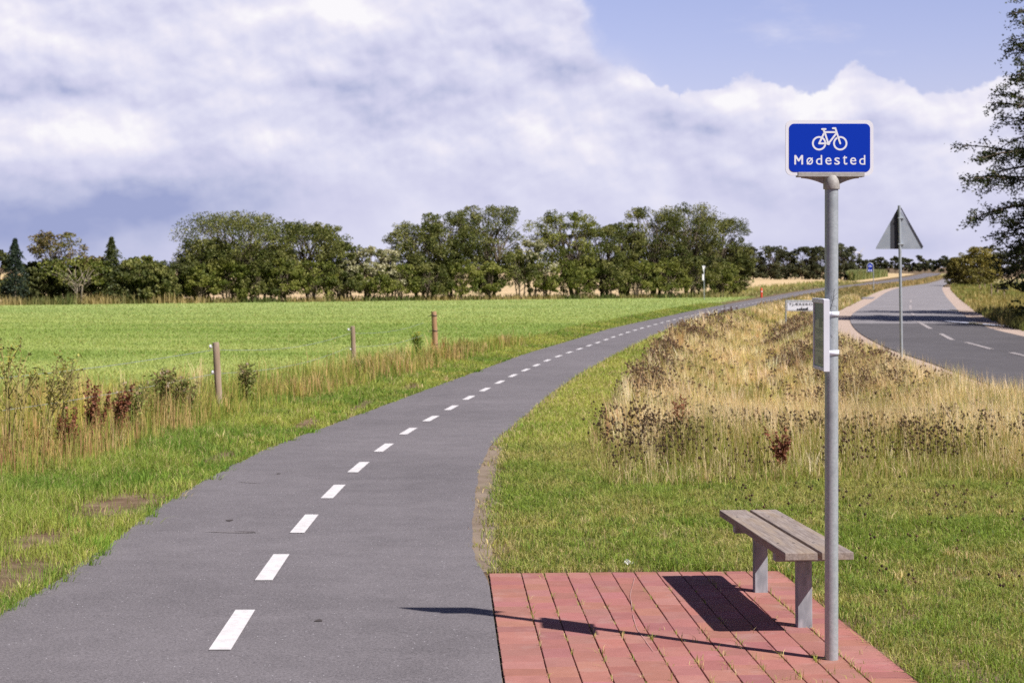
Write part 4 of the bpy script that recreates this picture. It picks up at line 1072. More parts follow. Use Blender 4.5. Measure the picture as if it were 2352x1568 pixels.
for nm, lb, ct, x, y, hp, kd, ln_, s_ in ws:
    X_, Y_ = P(x, y)
    weed(nm, lb, ct, X_, Y_, hp * Y_ / F * (1.15 if x < 600 and y > 900 else 1.0), kd, lean=ln_, sc=s_)


# ------------------------------------------------------------------ trees
LEAFC = {'oak': [(0.075, 0.092, 0.024), (0.135, 0.150, 0.040), (0.235, 0.235, 0.075)],
         'dark': [(0.05, 0.066, 0.022), (0.08, 0.095, 0.030), (0.12, 0.13, 0.04)],
         'light': [(0.10, 0.125, 0.025), (0.175, 0.195, 0.04), (0.28, 0.285, 0.075)],
         'pale': [(0.15, 0.16, 0.07), (0.36, 0.35, 0.20), (0.56, 0.53, 0.36)],
         'brown': [(0.12, 0.095, 0.04), (0.20, 0.15, 0.065), (0.20, 0.19, 0.06)],
         'spruce': [(0.03, 0.046, 0.034), (0.04, 0.062, 0.044), (0.055, 0.078, 0.048)],
         'olive': [(0.14, 0.13, 0.035), (0.23, 0.20, 0.05), (0.33, 0.28, 0.08)],
         'far': [(0.058, 0.070, 0.036), (0.09, 0.10, 0.05), (0.13, 0.135, 0.068)]}


def crown_points(H, W, z0, nl, per, shape, skew=0.0, depth=0.8):
    """lobes spread through an egg-shaped volume; leaves gather on each lobe's upper shell"""
    lobes = []; pts = []; lid = []
    for k in range(nl):
        t = (k + 0.5) / nl
        a = random.uniform(0, 6.28); zz = z0 + (H - z0) * (0.04 + 0.92 * random.random() ** 0.85)
        f = (zz - z0) / (H - z0)
        if shape == 'round': env = math.sqrt(max(0.06, 1 - (2 * f - 0.85) ** 2 * 0.8))
        elif shape == 'umbrella': env = 0.55 + 0.55 * math.sin(min(f * 1.25, 1.0) * math.pi * 0.62) - max(0, f - 0.78) * 2.3
        elif shape == 'bush': env = math.sqrt(max(0.05, 1 - f ** 2.2))
        else: env = max(0.1, 1 - f ** 1.5)
        env = max(env, 0.12); rr = W / 2 * env * (0.30 + 0.62 * math.sqrt(random.random()))
        r = (0.095 + 0.085 * random.random()) * W * (0.75 + 0.4 * env)
        r = min(r, H * 0.22)
        zz = min(zz, H - r * 0.7)
        c = np.array([math.cos(a) * rr + skew * f * W, math.sin(a) * rr * depth, zz]); lobes.append((c, r))
        n = int(per * random.uniform(.7, 1.3)); d = rng.normal(0, 1, (n, 3)); d /= np.linalg.norm(d, axis=1)[:, None]
        # small sub-clumps inside the lobe
        ns = 7; sc_ = rng.normal(0, 1, (ns, 3)); sc_ /= np.linalg.norm(sc_, axis=1)[:, None]; sc_[:, 2] = sc_[:, 2] * 0.8 + 0.15
        pick = rng.integers(0, ns, n)
        q = sc_[pick] * r * 0.78 + d * r * 0.42 * rng.uniform(0.3, 1, (n, 1)) ** 0.5
        q[:, 2] *= 0.75
        pts.append(c + q); lid.append(np.full(n, k))
    return lobes, np.concatenate(pts), np.concatenate(lid)


def tree(name, label, cat, X, Y, H, W, kind='oak', group=None, shape='umbrella', nl=26, per=130, leaf=0.17, z0=None, stems=3, skew=0.0, bark='bark', trunk_r=None, gap=1.0):
    z = float(g(X, Y)); root = empty(name, (X, Y, z)); tag(root, label, cat, group)
    z0 = H * 0.22 if z0 is None else z0
    lobes, pts, lid = crown_points(H, W, z0, nl, per, shape, skew)
    n = len(pts); base = np.array(LEAFC[kind]); lt = rng.uniform(0, 1, nl); v = np.clip(lt[lid] + rng.normal(0, 0.25, n), 0, 0.999)
    k = (v * 3).astype(int); col = base[k] * rng.uniform(0.75, 1.3, (n, 1))
    V, Q, c = leaf_quads(pts, rng.uniform(0.7, 1.3, n) * leaf, rng.uniform(0.45, 0.9, n) * leaf, col)
    link('crown', npmesh('crown', V, [Q], M['leaf'], col=c), root)
    tb = MB(); tr = trunk_r or H * 0.018
    order = sorted(range(nl), key=lambda i: lobes[i][0][2])
    for s in range(stems):
        a = 6.28 * s / stems + random.uniform(-.4, .4); bx = math.cos(a) * W * 0.05 * (stems > 1); by = math.sin(a) * W * 0.05 * (stems > 1)
        top = Vector((math.cos(a) * W * 0.13 * (stems > 1) + skew * W * 0.4 + random.uniform(-.05, .05) * W, math.sin(a) * W * .1, z0 + (H - z0) * 0.55))
        p0 = Vector((bx, by, -0.05)); mid = p0.lerp(top, 0.5) + Vector((random.uniform(-.04, .04) * W, random.uniform(-.03, .03) * W, 0))
        tb.tube([p0, p0.lerp(mid, .5) + Vector((random.uniform(-.015, .015) * W, 0, 0)), mid, top], [tr * 1.15, tr, tr * .8, tr * .4], 7)
        for li in order[s::stems]:
            c0, r = lobes[li]; t = min(0.9, max(0.15, (c0[2] / H) * 0.75)); q = p0.lerp(mid, t * 2) if t < .5 else mid.lerp(top, t * 2 - 1)
            c0 = Vector(c0); m2 = q.lerp(c0, .5) + Vector((0, 0, 0.05 * H))
            tb.tube([q, m2, c0], [tr * .45, tr * .3, tr * .12], 5, cap=False)
    tb.build('trunk', M[bark], root)
    return root


def place(x, ybase, top, w, Y=None):
    """world spot and size of a tree from where its foot and top show"""
    if Y is None: X_, Y_ = P(x, ybase)
    else: Y_ = Y; X_ = (x - 1176) * Y / F
    zt = EYE + (612 - top) * Y_ / F
    return X_, Y_, zt - float(g(X_, Y_)), w * Y_ / F


def hedge_place(x, top, w, d=0.0):
    """a tree of the hedgerow: its foot lies on the hedge line"""
    u = (x - 1176) / F; Y_ = (127 + d) / (1 - 0.56 * u); X_ = u * Y_
    return X_, Y_, EYE + (612 - top) * Y_ / F - float(g(X_, Y_)), w * Y_ / F


GH = 'windblown trees of the hedgerow behind the green field'
big = [(405, 598, 120, 'dark', 'dark rounded tree at the left end of the hedgerow'), (470, 545, 110, 'oak', 'hedgerow tree leaning against the left side of the widest crown'),
       (548, 488, 205, 'oak', 'widest left hedgerow tree with a broad flat crown'), (612, 560, 110, 'oak', 'lower hedgerow tree under the right side of the widest left crown'),
       (712, 509, 135, 'oak', 'hedgerow tree with a small peaked crown right of the widest left tree'), (780, 556, 90, 'oak', 'small hedgerow tree before the pale willows'),
       (962, 508, 130, 'oak', 'hedgerow tree forming the left shoulder of the middle dome'), (1030, 484, 130, 'oak', 'tall hedgerow tree in the middle of the middle dome'),
       (1125, 470, 135, 'oak', 'tallest round tree at the right of the middle dome'), (1318, 483, 118, 'light', 'yellow-green hedgerow tree with a ragged top leaning left'),
       (1385, 520, 110, 'oak', 'hedgerow tree sloping down between ragged tree and right dome'), (1436, 508, 80, 'oak', 'narrow hedgerow tree before the right dome'),
       (1505, 476, 130, 'oak', 'hedgerow tree forming the left half of the right dome'), (1580, 466, 145, 'oak', 'highest hedgerow tree in the right dome'),
       (1645, 498, 110, 'oak', 'hedgerow tree overhanging the right end of the right dome'), (1690, 565, 70, 'oak', 'last low hedgerow tree at the right end')]
for x, top, w, kd, lb in big:
    X_, Y_, H_, W_ = hedge_place(x, top, w * 1.18, 1.2)
    tree('hedgerow_tree', lb, 'tree', X_, Y_, H_, W_, kd, GH, 'umbrella', nl=int(42 + W_ * 8), per=250, leaf=0.122, z0=H_ * 0.10, stems=3, skew=(-0.15 if kd == 'light' else 0.0))
pale = [(842, 565, 80, 'pale whitish willow left of the middle dome'), (893, 572, 70, 'pale whitish willow touching the middle dome'), (1222, 550, 90, 'pale willow in the dip between the two domes'), (800, 590, 60, 'small pale willow beside the low tree left of centre')]
for x, top, w, lb in pale:
    X_, Y_, H_, W_ = hedge_place(x, top, w * 1.2, 0.2)
    tree('willow_tree', lb, 'tree', X_, Y_, H_, W_, 'pale', 'pale willows in the hedgerow', 'round', nl=34, per=110, leaf=0.17, z0=H_ * 0.25, stems=3)
bx_ = [(372, 622, 70, 'first hawthorn bush under the dark tree at the hedge\'s left end'), (455, 610, 90, 'hawthorn bush below the tree leaning on the widest left crown'), (520, 600, 95, 'hawthorn bush below the left half of the widest left crown'),
       (585, 605, 90, 'hawthorn bush below the right half of the widest left crown'), (650, 595, 90, 'hawthorn bush in the gap right of the widest left crown'),
       (718, 600, 95, 'hawthorn bush below the small peaked crown'), (785, 618, 80, 'hawthorn bush below the small pale willow'), (850, 622, 85, 'hawthorn bush below the first pale willow'), (915, 610, 85, 'hawthorn bush below the middle dome\'s left shoulder'),
       (985, 605, 85, 'hawthorn bush below the middle dome, left of centre'), (1055, 600, 90, 'hawthorn bush below the middle dome\'s centre'), (1120, 606, 80, 'hawthorn bush below the tallest round tree'), (1195, 582, 80, 'tall green hawthorn bush in the dip left of the pale willow'),
       (1255, 608, 70, 'hawthorn bush in the dip right of the pale willow'), (1320, 602, 90, 'hawthorn bush below the ragged yellow-green tree'), (1395, 600, 85, 'hawthorn bush below the sloping tree'), (1465, 600, 90, 'hawthorn bush below the left of the right dome'),
       (1535, 596, 90, 'hawthorn bush below the centre of the right dome'), (1600, 592, 95, 'light green hawthorn bush behind the give way sign'), (1655, 606, 70, 'hawthorn bush at the right foot of the right dome')]
for i_, (x, top, w, lb) in enumerate(bx_):
    X_, Y_, H_, W_ = hedge_place(x, top - 6, w * 1.2, -0.4)
    tree('hawthorn_bush', lb, 'bush', X_, Y_, H_, W_, 'light' if i_ % 3 else 'oak', 'hawthorn bushes at the foot of the hedgerow', 'round', nl=36, per=170, leaf=0.135, z0=H_ * 0.14, stems=4, trunk_r=0.05)
# garden trees at the left
left = [('spruce_tree', 'small dark blue-green spruce at the far left', 50, 548, 62, 'spruce', 'cone'), ('feathery_tree', 'feathery brownish tree right of the dark spruce', 118, 528, 105, 'brown', 'round'),
        ('young_tree', 'light green young tree with pale forked stems', 188, 590, 105, 'light', 'umbrella'), ('drooping_tree', 'dark green tree with a single drooping peak', 252, 543, 58, 'oak', 'round'),
        ('round_bush', 'rounded mid green bush between drooping tree and hedgerow', 312, 588, 85, 'light', 'round'), ('garden_bush', 'dark bush cut by the left edge of the view', -12, 568, 60, 'dark', 'round'),
        ('garden_bush', 'low dark bush below the feathery tree', 110, 622, 110, 'dark', 'bush'), ('garden_bush', 'low dark bush below the drooping tree', 262, 612, 90, 'dark', 'bush'),
        ('garden_bush', 'low green bush at the foot of the dark spruce', 25, 640, 80, 'oak', 'bush'), ('garden_bush', 'low dark bush below the rounded mid green bush', 325, 632, 80, 'dark', 'bush'), ('garden_bush', 'brownish bush between feathery tree and drooping tree', 215, 588, 80, 'brown', 'bush'),
        ('garden_bush', 'dark bush filling the gap between spruce and feathery tree', 78, 600, 80, 'dark', 'bush'), ('garden_bush', 'dark bush behind the pale-stemmed young tree', 165, 606, 90, 'dark', 'bush'),
        ('garden_bush', 'dark green bush between drooping tree and rounded mid green bush', 285, 598, 80, 'oak', 'bush'), ('garden_bush', 'dull green bush at the left foot of the hedgerow', 350, 606, 80, 'oak', 'bush')]


def spruce(name, label, X, Y, H, W, kd='spruce'):
    root = empty(name, (X, Y, float(g(X, Y)))); tag(root, label, 'tree')
    n = 5200; f = rng.uniform(0, 1, n) ** 0.75; tier = np.floor(f * 13) / 13; loc_ = (f * 13) % 1
    rr = W / 2 * (1 - tier) ** 0.8 * (1.05 - 0.45 * loc_) * np.sqrt(rng.uniform(0.05, 1, n)) * (1 + .25 * rng.normal(0, .4, n)); a = rng.uniform(0, 6.28, n)
    rr = rr * (0.75 + 0.45 * np.sin(a * 3 + tier * 57) * np.sin(tier * 91 + 1)); z = 0.3 + f * (H - 0.3) - rr * 0.18
    p = np.stack([rr * np.cos(a), rr * np.sin(a), z], 1)
    V, Q, c = leaf_quads(p, rng.uniform(0.10, 0.24, n), rng.uniform(0.04, 0.10, n), pal(n, LEAFC[kd], [1, 1, 1], .25), up=-0.1)
    link('crown', npmesh('crown', V, [Q], M['leaf'], col=c), root)
    tb = MB(); tb.tube([(0, 0, -.05), (0, 0, H * .5), (0, 0, H)], [0.1, 0.06, 0.01], 7); tb.build('trunk', M['bark'], root)


for nm, lb, x, top, w, kd, shp in left:
    X_, Y_, H_, W_ = place(x, 697 if 'bush' not in nm else 696, top, w * (1.5 if kd != 'spruce' else 1.75))
    if kd == 'spruce': spruce(nm, lb, X_, Y_ - 1.5, H_, W_)
    elif nm == 'drooping_tree': spruce(nm, lb, X_, Y_ + 0.5, H_, W_ * 1.35, 'dark')
    elif nm == 'feathery_tree': tree(nm, lb, 'tree', X_, Y_ + 1.5, H_, W_ * .8, kd, None, 'umbrella', nl=44, per=130, leaf=0.15, stems=4)
    elif nm == 'young_tree': tree(nm, lb, 'tree', X_, Y_ - 1.0, H_, W_, kd, None, shp, nl=24, per=70, leaf=0.17, stems=3, bark='bark_pale', z0=H_ * .42, trunk_r=0.05)
    else: tree(nm, lb, 'tree' if 'tree' in nm else 'bush', X_, Y_ + (0 if 'garden' in nm else 2), H_, W_, kd, 'garden bushes at the left' if 'garden' in nm else None, shp, nl=36, per=150, leaf=0.19, z0=H_ * (.05 if shp == 'bush' else .12))
# group in the middle distance
for x, top, w, lb in [(1727, 568, 44, 'thin leafy tree at the left of the distant clump beyond the stubble'), (1775, 566, 60, 'round dark tree second in the distant clump'), (1805, 578, 40, 'small dark tree third in the distant clump'),
                      (1846, 568, 52, 'dark tree left of the main signpost in the distant clump'), (1880, 566, 50, 'dark tree just touching the main signpost'), (1935, 560, 58, 'dark tree right of the main signpost, last of the clump'),
                      (1700, 590, 50, 'dark tree joining the distant clump to the hedgerow')]:
    X_, Y_, H_, W_ = place(x, 641, top - 2, w * 1.3)
    tree('distant_tree', lb, 'tree', X_, Y_, H_, W_, 'far', 'dark trees of the distant clump', 'round', nl=44, per=150, leaf=0.30, z0=H_ * 0.02, stems=2)
for x, w, lb in [(1710, 60, 'leftmost'), (1765, 60, 'second'), (1820, 60, 'third'), (1870, 60, 'fourth'), (1925, 60, 'fifth')]:
    X_, Y_, H_, W_ = place(x, 641, 606, w * 1.35)
    tree('undergrowth_bush', 'low dark undergrowth bush, %s from the left below the distant clump' % lb, 'bush', X_, Y_, H_, W_, 'far', 'undergrowth below the distant clump', 'bush', nl=30, per=110, leaf=0.30, z0=0.0, stems=2)
# tree line on the horizon
hz = []
x = 1950
while x < 2190:
    hz.append((x, random.uniform(585, 601) + (5 if 2060 < x < 2110 else 0), random.uniform(20, 34))); x += random.uniform(11, 17)
x = 2265
while x < 2365: hz.append((x, random.uniform(560, 585), random.uniform(26, 40))); x += random.uniform(14, 20)
OR = ['first', 'second', 'third', 'fourth', 'fifth', 'sixth', 'seventh', 'eighth', 'ninth', 'tenth', 'eleventh', 'twelfth', 'thirteenth', 'fourteenth', 'fifteenth', 'sixteenth', 'seventeenth', 'eighteenth', 'nineteenth', 'twentieth', 'last', 'last', 'last']
nleft = sum(1 for q in hz if q[0] < 2200)
for k, (x, top, w) in enumerate(hz):
    Yd = 780 if x < 2200 else 430
    X_, Y_, H_, W_ = place(x, 0, top, w, Yd)
    tree('horizon_tree', ('%s tree from the left in the horizon tree line left of the roadside bush' % OR[k]) if x < 2200 else ('%s dark tree rightwards behind the right field beyond the roadside bush' % OR[k - nleft]), 'tree', X_, Y_, H_, W_ * 1.15, 'far',
         'trees on the horizon left of the bush' if x < 2200 else 'trees on the horizon right of the bush', 'round', nl=18, per=60, leaf=0.9 if x < 2200 else 0.5, z0=H_ * 0.05, stems=1)
# olive bushes by the road
for x, base, top, w, lb in [(2205, 657, 590, 55, 'yellow-green roadside bush nearest the road bend'), (2245, 658, 566, 70, 'tallest yellow-green roadside bush with a feathery top'), (2272, 650, 585, 45, 'olive roadside bush at the right of the pair')]:
    X_, Y_, H_, W_ = place(x, base, top, w * 1.35)
    tree('roadside_bush', lb, 'bush', X_, Y_, H_, W_, 'olive', 'yellow-green bushes beside the road', 'bush', nl=60, per=180, leaf=0.20, z0=0.0, stems=3)


def big_tree(name, label, X, Y, H, Rr, x_tiers, nleaf=150):
    """a spreading roadside tree with layered branches reaching out over the verge"""
    z = float(g(X, Y)); root = empty(name, (X, Y, z)); tag(root, label, 'tree', None)
    tb = MB(); tb.tube([(0, 0, -.1), (0.1, 0, H * .3), (-.1, .1, H * .65), (0, 0, H * .97)], [0.34, 0.26, 0.15, 0.03], 9)
    pts = []
    for (zz, reach, ang, droop) in x_tiers:
        a = R(ang); d = Vector((math.cos(a), math.sin(a), 0)); p0 = Vector((0, 0, zz * 0.86)); path = []
        for k in range(7):
            t = k / 6; path.append(p0 + d * reach * t + Vector((random.uniform(-.1, .1), random.uniform(-.15, .15), (zz - p0.z) * math.sin(t * 1.6) - droop * t * t)))
        tb.tube(path, [0.11 * (1 - t / 7.0) for t in range(7)], 6, cap=False)
        nt = int((3.0 if 140 < ang < 220 and reach > 3.4 else 7) * reach)
        for k in range(nt):
            t = 0.22 + 0.78 * (k + random.random()) / nt; i0 = min(int(t * 6), 5); q = path[i0].lerp(path[i0 + 1], t * 6 - i0)
            aa = a + random.choice((-1, 1)) * random.uniform(.3, 1.3); l = random.uniform(.4, 1.5) * (1.2 - t * .7)
            e = q + Vector((math.cos(aa) * l, math.sin(aa) * l, random.uniform(-.9, .75) * l - 0.05))
            tb.tube([q, q.lerp(e, .5) + Vector((0, 0, .06)), e], [0.025, .015, .006], 4, cap=False)
            airy = 140 < ang < 220 and reach > 3.4; n = int(nleaf * l * (0.46 if airy else 0.42)); u = rng.uniform(0.15, 1.05, n)[:, None]
            p = np.array(q)[None] * (1 - u) + np.array(e)[None] * u + rng.normal(0, 1, (n, 3)) * (np.array([0.13, 0.13, 0.085]) if airy else np.array([0.17, 0.17, 0.15]))
            pts.append(p)
    pts = np.concatenate(pts); n = len(pts)
    V, Q, c = leaf_quads(pts, rng.uniform(0.09, 0.17, n), rng.uniform(0.05, 0.10, n), pal(n, [(0.040, 0.055, 0.018), (0.06, 0.078, 0.024), (0.10, 0.115, 0.034)], [3, 3, 1], .25), up=-0.2)
    link('crown', npmesh('crown', V, [Q], M['leaf'], col=c), root)
    tb.build('trunk', M['bark'], root)
    return root


tiers = []
for zz in np.arange(1.8, 13.8, 0.75):
    for k in range(8):
        ang = random.uniform(0, 360); f = (zz - 3) / 11; rc = random.uniform(4.8, 6.4) if math.cos(R(ang)) > -0.35 else random.uniform(1.9, 2.6)
        tiers.append((zz + random.uniform(-.4, .4), rc * (1 - 0.45 * f ** 2), ang, random.uniform(.2, .9)))
# the limbs that reach into the view
for zt, xe in [(5.1, 2210), (5.7, 2215), (6.9, 2203), (7.3, 2235), (8.9, 2275), (9.9, 2277), (11.0, 2297), (3.9, 2278), (3.3, 2280), (2.7, 2285), (12.0, 2318), (12.7, 2325), (13.4, 2318), (2.1, 2290), (3.0, 2300), (8.2, 2290), (10.4, 2310)]:
    reach = 26.0 - (xe - 1176) * 73 / F
    for _ in range(2 if zt > 4.2 else 3): tiers.append((zt + 0.9 + random.uniform(-.25, .25), reach * random.uniform(.86, 1.0), 180 + random.uniform(-18, 18), random.uniform(-.5, 1.5)))
big_tree('roadside_tree', 'big dark tree with branches reaching in from the right edge', 26.0, 73.0, 14.5, 6, tiers)
t2 = [(z_ + random.uniform(-.4, .4), random.uniform(3.5, 5.0) * (1 - 0.4 * ((z_ - 3) / 9) ** 2), random.uniform(0, 360), random.uniform(.2, .8)) for z_ in np.arange(3, 12, 0.9) for _ in range(7)]
big_tree('roadside_tree', 'dark tree beside the big one, beyond the right edge, shading the verge', 28.5, 63.0, 12.5, 5, t2, 90)
t3 = [(z_ + random.uniform(-.4, .4), random.uniform(3.6, 5.2) * (1 - 0.4 * ((z_ - 3) / 11) ** 2), random.uniform(0, 360), random.uniform(.2, .8)) for z_ in np.arange(3, 14, 0.9) for _ in range(8)]
big_tree('roadside_tree', 'dark tree behind the big one, beyond the right edge, shading the road', 31.5, 83.0, 15.0, 5, t3, 90)
X_, Y_ = (2338 - 1176) * 72 / F, 72.0
tree('dark_shrub', 'dark broad-leaved shrub low at the right edge below the big tree', 'bush', X_ + 1.2, Y_, 2.2, 3.6, 'dark', None, 'bush', nl=26, per=80, leaf=0.16, z0=0.2, stems=3)


# ---- tall maize beyond the path
def maize():
    n = 26000; Y = rng.uniform(296, 420, n); f = (Y - 296) / 124
    X = (1950 - 1176) * Y / F + rng.uniform(0, 1, n) * np.maximum((XL(Y) - 6) - (1950 - 1176) * Y / F, 0)
    h = rng.uniform(1.3, 2.1, n)
    c = pal(n, [(0.22, 0.27, 0.11), (0.30, 0.34, 0.15), (0.42, 0.40, 0.20), (0.14, 0.20, 0.07)], [3, 3, 2, 1], .2)
    make_blades('maize_field', [blades('m', X, Y, h, np.full(n, 0.22), c, 0.18, None)], M['straw'], 'tall pale green maize standing beyond the bike path', 'crop')
maize()


# ------------------------------------------------------------------ main cycle route sign
PX, PY = 1.4595, 7.55
def SX(zx): return ((3050 + zx * 0.2551) / 1.7415 - 1176) * 7.53 / F
def SZ(zy): return EYE + (612 - (400 + zy * 0.2551) / 1.7415) * 7.53 / F


def text_mesh(body, size, bold=0.0, spacing=1.0, extrude=0.0005, res=4):
    cu = bpy.data.curves.new('lettering', 'FONT'); cu.body = body; cu.size = size; cu.offset = bold; cu.space_character = spacing
    cu.extrude = extrude; cu.align_x = 'LEFT'; cu.resolution_u = res
    o = bpy.data.objects.new('tmp', cu); C.objects.link(o); bpy.context.view_layer.update()
    me = bpy.data.meshes.new_from_object(o.evaluated_get(bpy.context.evaluated_depsgraph_get()))
    bpy.data.objects.remove(o); me.name = 'lettering'
    return me


def place_text(body, x0, x1, z0, z1, y, m, parent, name='lettering', bold=0.0, axis='front', ref=None):
    """writing fitted to a box; read from -Y"""
    me = text_mesh(body, 1.0, bold, 1.0 if ref is None else ref)
    co = np.zeros(len(me.vertices) * 3); me.vertices.foreach_get('co', co); co = co.reshape(-1, 3)
    mn, mx = co.min(0), co.max(0)
    q = np.zeros_like(co); q[:, 0] = x0 + (co[:, 0] - mn[0]) / (mx[0] - mn[0]) * (x1 - x0)
    q[:, 2] = z0 + (co[:, 1] - mn[1]) / (mx[1] - mn[1]) * (z1 - z0); q[:, 1] = y - co[:, 2] * 0.6
    me.vertices.foreach_set('co', q.ravel()); me.materials.clear(); me.materials.append(m); me.update()
    o = link(name, me, parent); return o


def main_sign():
    zg = float(g(PX, PY))
    root = empty('cycle_route_sign', (PX, PY, zg)); tag(root, 'tall blue and white cycle sign reading Mødested on a galvanised pole by the bench', 'sign')
    L = Matrix.Translation((-PX, -PY, -zg))
    def fin(o): o.data.transform(L); o.parent = root; return o
    mb = MB(); mb.tube([(PX + 0.0, PY, zg - .05), (PX, PY, zg + 1.0), (PX, PY, 1.97)], 0.0306, 28); fin(mb.build('pole', M['galv']))
    # cast head: collar, webs and slotted bar
    mb = MB(); mb.tube([(PX, PY, 1.955), (PX, PY, 1.9565), (PX, PY, 2.013), (PX, PY, 2.019)], [0.0368, 0.0375, 0.0372, 0.033], 28)
    x0, x1 = SX(550), SX(1593); zb, zt = SZ(1200), SZ(1128)
    mb.box(x0, x1, PY - 0.034, PY - 0.012, zb, zt, ch=0.0015); mb.box(x0, x1, PY + 0.012, PY + 0.03, zb, zt, ch=0.0015); mb.box(x0 + .001, x1 - .001, PY - 0.0119, PY + 0.0119, zb + .0005, zb + 0.006)
    for s, xe in ((-1, x0 + 0.02), (1, x1 - 0.02)):
        n = 9; pt = []; xc = PX + s * 0.036
        for k in range(n): t = k / (n - 1); pt.append((xe + (xc - xe) * t, zb - 0.001 - (SZ(1200) - SZ(1290)) * t ** 1.7))
        pt += [(xc, zb - 0.0005)]; pt = pt if s > 0 else pt[::-1]
        mb.prism(pt, PY - 0.004, PY + 0.004)
        # flange along the web's curved foot
        for k in range(n - 1):
            (a, b), (c_, d_) = (pt[k], pt[k + 1]) if s > 0 else (pt[::-1][k], pt[::-1][k + 1])
            mb.tube([(a, PY, b), (c_, PY, d_)], 0.0048, 6, cap=False)
    fin(mb.build('bracket', M['cast']))
    mb = MB(); X0, X1, Z0, Z1 = SX(372), SX(1752), SZ(1175), SZ(305)
    mb.prism(rrect(X0, X1, Z0, Z1, 0.030, 10)[::-1], PY - 0.004, PY + 0.004); plate = fin(mb.build('sign_plate', M['signwhite']))
    def sub(o): o.data.transform(L); o.parent = plate; return o
    mb = MB(); mb.prism(rrect(SX(425), SX(1700), SZ(1120), SZ(362), 0.0235, 10)[::-1], PY - 0.0052, PY - 0.0041); sub(mb.build('blue_panel', M['signblue']))
    # bicycle symbol
    mb = MB(); lay = [0]
    def yy_(): lay[0] += 1; return PY - 0.0054 - 0.00012 * lay[0]
    def ring(cx, cy, ro, ri):
        y = yy_(); n = 48; vs = []
        for k in range(n):
            a = 2 * math.pi * k / n
            for r_ in (ro, ri): vs.append((SX(cx + r_ * math.cos(a)), y, SZ(cy + r_ * math.sin(a))))
        mb.add(vs, [(2 * k, 2 * ((k + 1) % n), 2 * ((k + 1) % n) + 1, 2 * k + 1) for k in range(n)])
    def disc(cx, cy, r_):
        y = yy_(); n = 20; mb.add([(SX(cx + r_ * math.cos(2 * math.pi * k / n)), y, SZ(cy + r_ * math.sin(2 * math.pi * k / n))) for k in range(n)], [tuple(range(n))])
    def bar(x1_, y1_, x2_, y2_, w=29):
        dx, dy = x2_ - x1_, y2_ - y1_; l = math.hypot(dx, dy); nx_, ny_ = -dy / l * w / 2, dx / l * w / 2; y = yy_()
        pts = []; n = 8; a0 = math.atan2(ny_, nx_)
        for k in range(n + 1): a = a0 + math.pi * k / n; pts.append((x1_ + w / 2 * math.cos(a), y1_ + w / 2 * math.sin(a)))
        for k in range(n + 1): a = a0 + math.pi + math.pi * k / n; pts.append((x2_ + w / 2 * math.cos(a), y2_ + w / 2 * math.sin(a)))
        mb.add([(SX(a), y, SZ(b)) for a, b in pts], [tuple(range(len(pts)))])
    ring(897, 670, 112, 84); ring(1229, 670, 112, 84)
    for q in [(897, 672, 982, 495), (897, 672, 1040, 672), (960, 452, 985, 495), (985, 495, 1040, 672), (978, 495, 1168, 495), (1170, 512, 1043, 674), (1152, 436, 1229, 672), (1113, 434, 1152, 434), (943, 448, 998, 448)]: bar(*q)
    disc(1043, 672, 27)
    sub(mb.build('bicycle_symbol', M['signwhite']))
    # lettering, one character at a time in the wide spacing of the sign
    letters = [('ø', 699, 801, 893, 1006), ('d', 848, 945, 855, 1006), ('e', 995, 1092, 892, 1006), ('s', 1137, 1223, 892, 1006), ('t', 1268, 1340, 857, 1006), ('e', 1384, 1481, 892, 1006), ('d', 1527, 1623, 855, 1006)]
    vs, fs, o_ = [], [], 0
    for ch, a, b, c_, d_ in letters:
        me = text_mesh('o' if ch == 'ø' else ch, 1.0, 0.004, 1.0, 0.0, 5); co = np.zeros(len(me.vertices) * 3); me.vertices.foreach_get('co', co); co = co.reshape(-1, 3); mn, mx = co.min(0), co.max(0)
        X_ = SX(a) + (co[:, 0] - mn[0]) / (mx[0] - mn[0]) * (SX(b) - SX(a)); Z_ = SZ(d_) + (co[:, 1] - mn[1]) / (mx[1] - mn[1]) * (SZ(c_) - SZ(d_))
        vs += [(x, PY - 0.0056, z) for x, z in zip(X_, Z_)]; fs += [tuple(o_ + v for v in p.vertices) for p in me.polygons]; o_ += len(co); bpy.data.meshes.remove(me)
    b0 = len(vs); Mp = [(508, 1003), (508, 855), (536, 855), (576.5, 918), (617, 855), (645, 855), (645, 1003), (618, 1003), (618, 905), (586, 955), (567, 955), (535, 905), (535, 1003)]
    vs += [(SX(a), PY - 0.0056, SZ(b)) for a, b in Mp]; fs.append(tuple(b0 + k for k in range(len(Mp))))
    yb = PY - 0.0058; b0 = len(vs)                               # the stroke through the ø
    vs += [(SX(x), yb, SZ(z)) for x, z in ((700, 997), (712, 1007), (801, 903), (789, 892))]; fs.append((b0, b0 + 1, b0 + 2, b0 + 3))
    me = bpy.data.meshes.new('lettering'); me.from_pydata(vs, [], fs); me.materials.append(M['signwhite']); sub(link('lettering', me))
    # twig caught beside the box is its own thing (below)
main_sign()


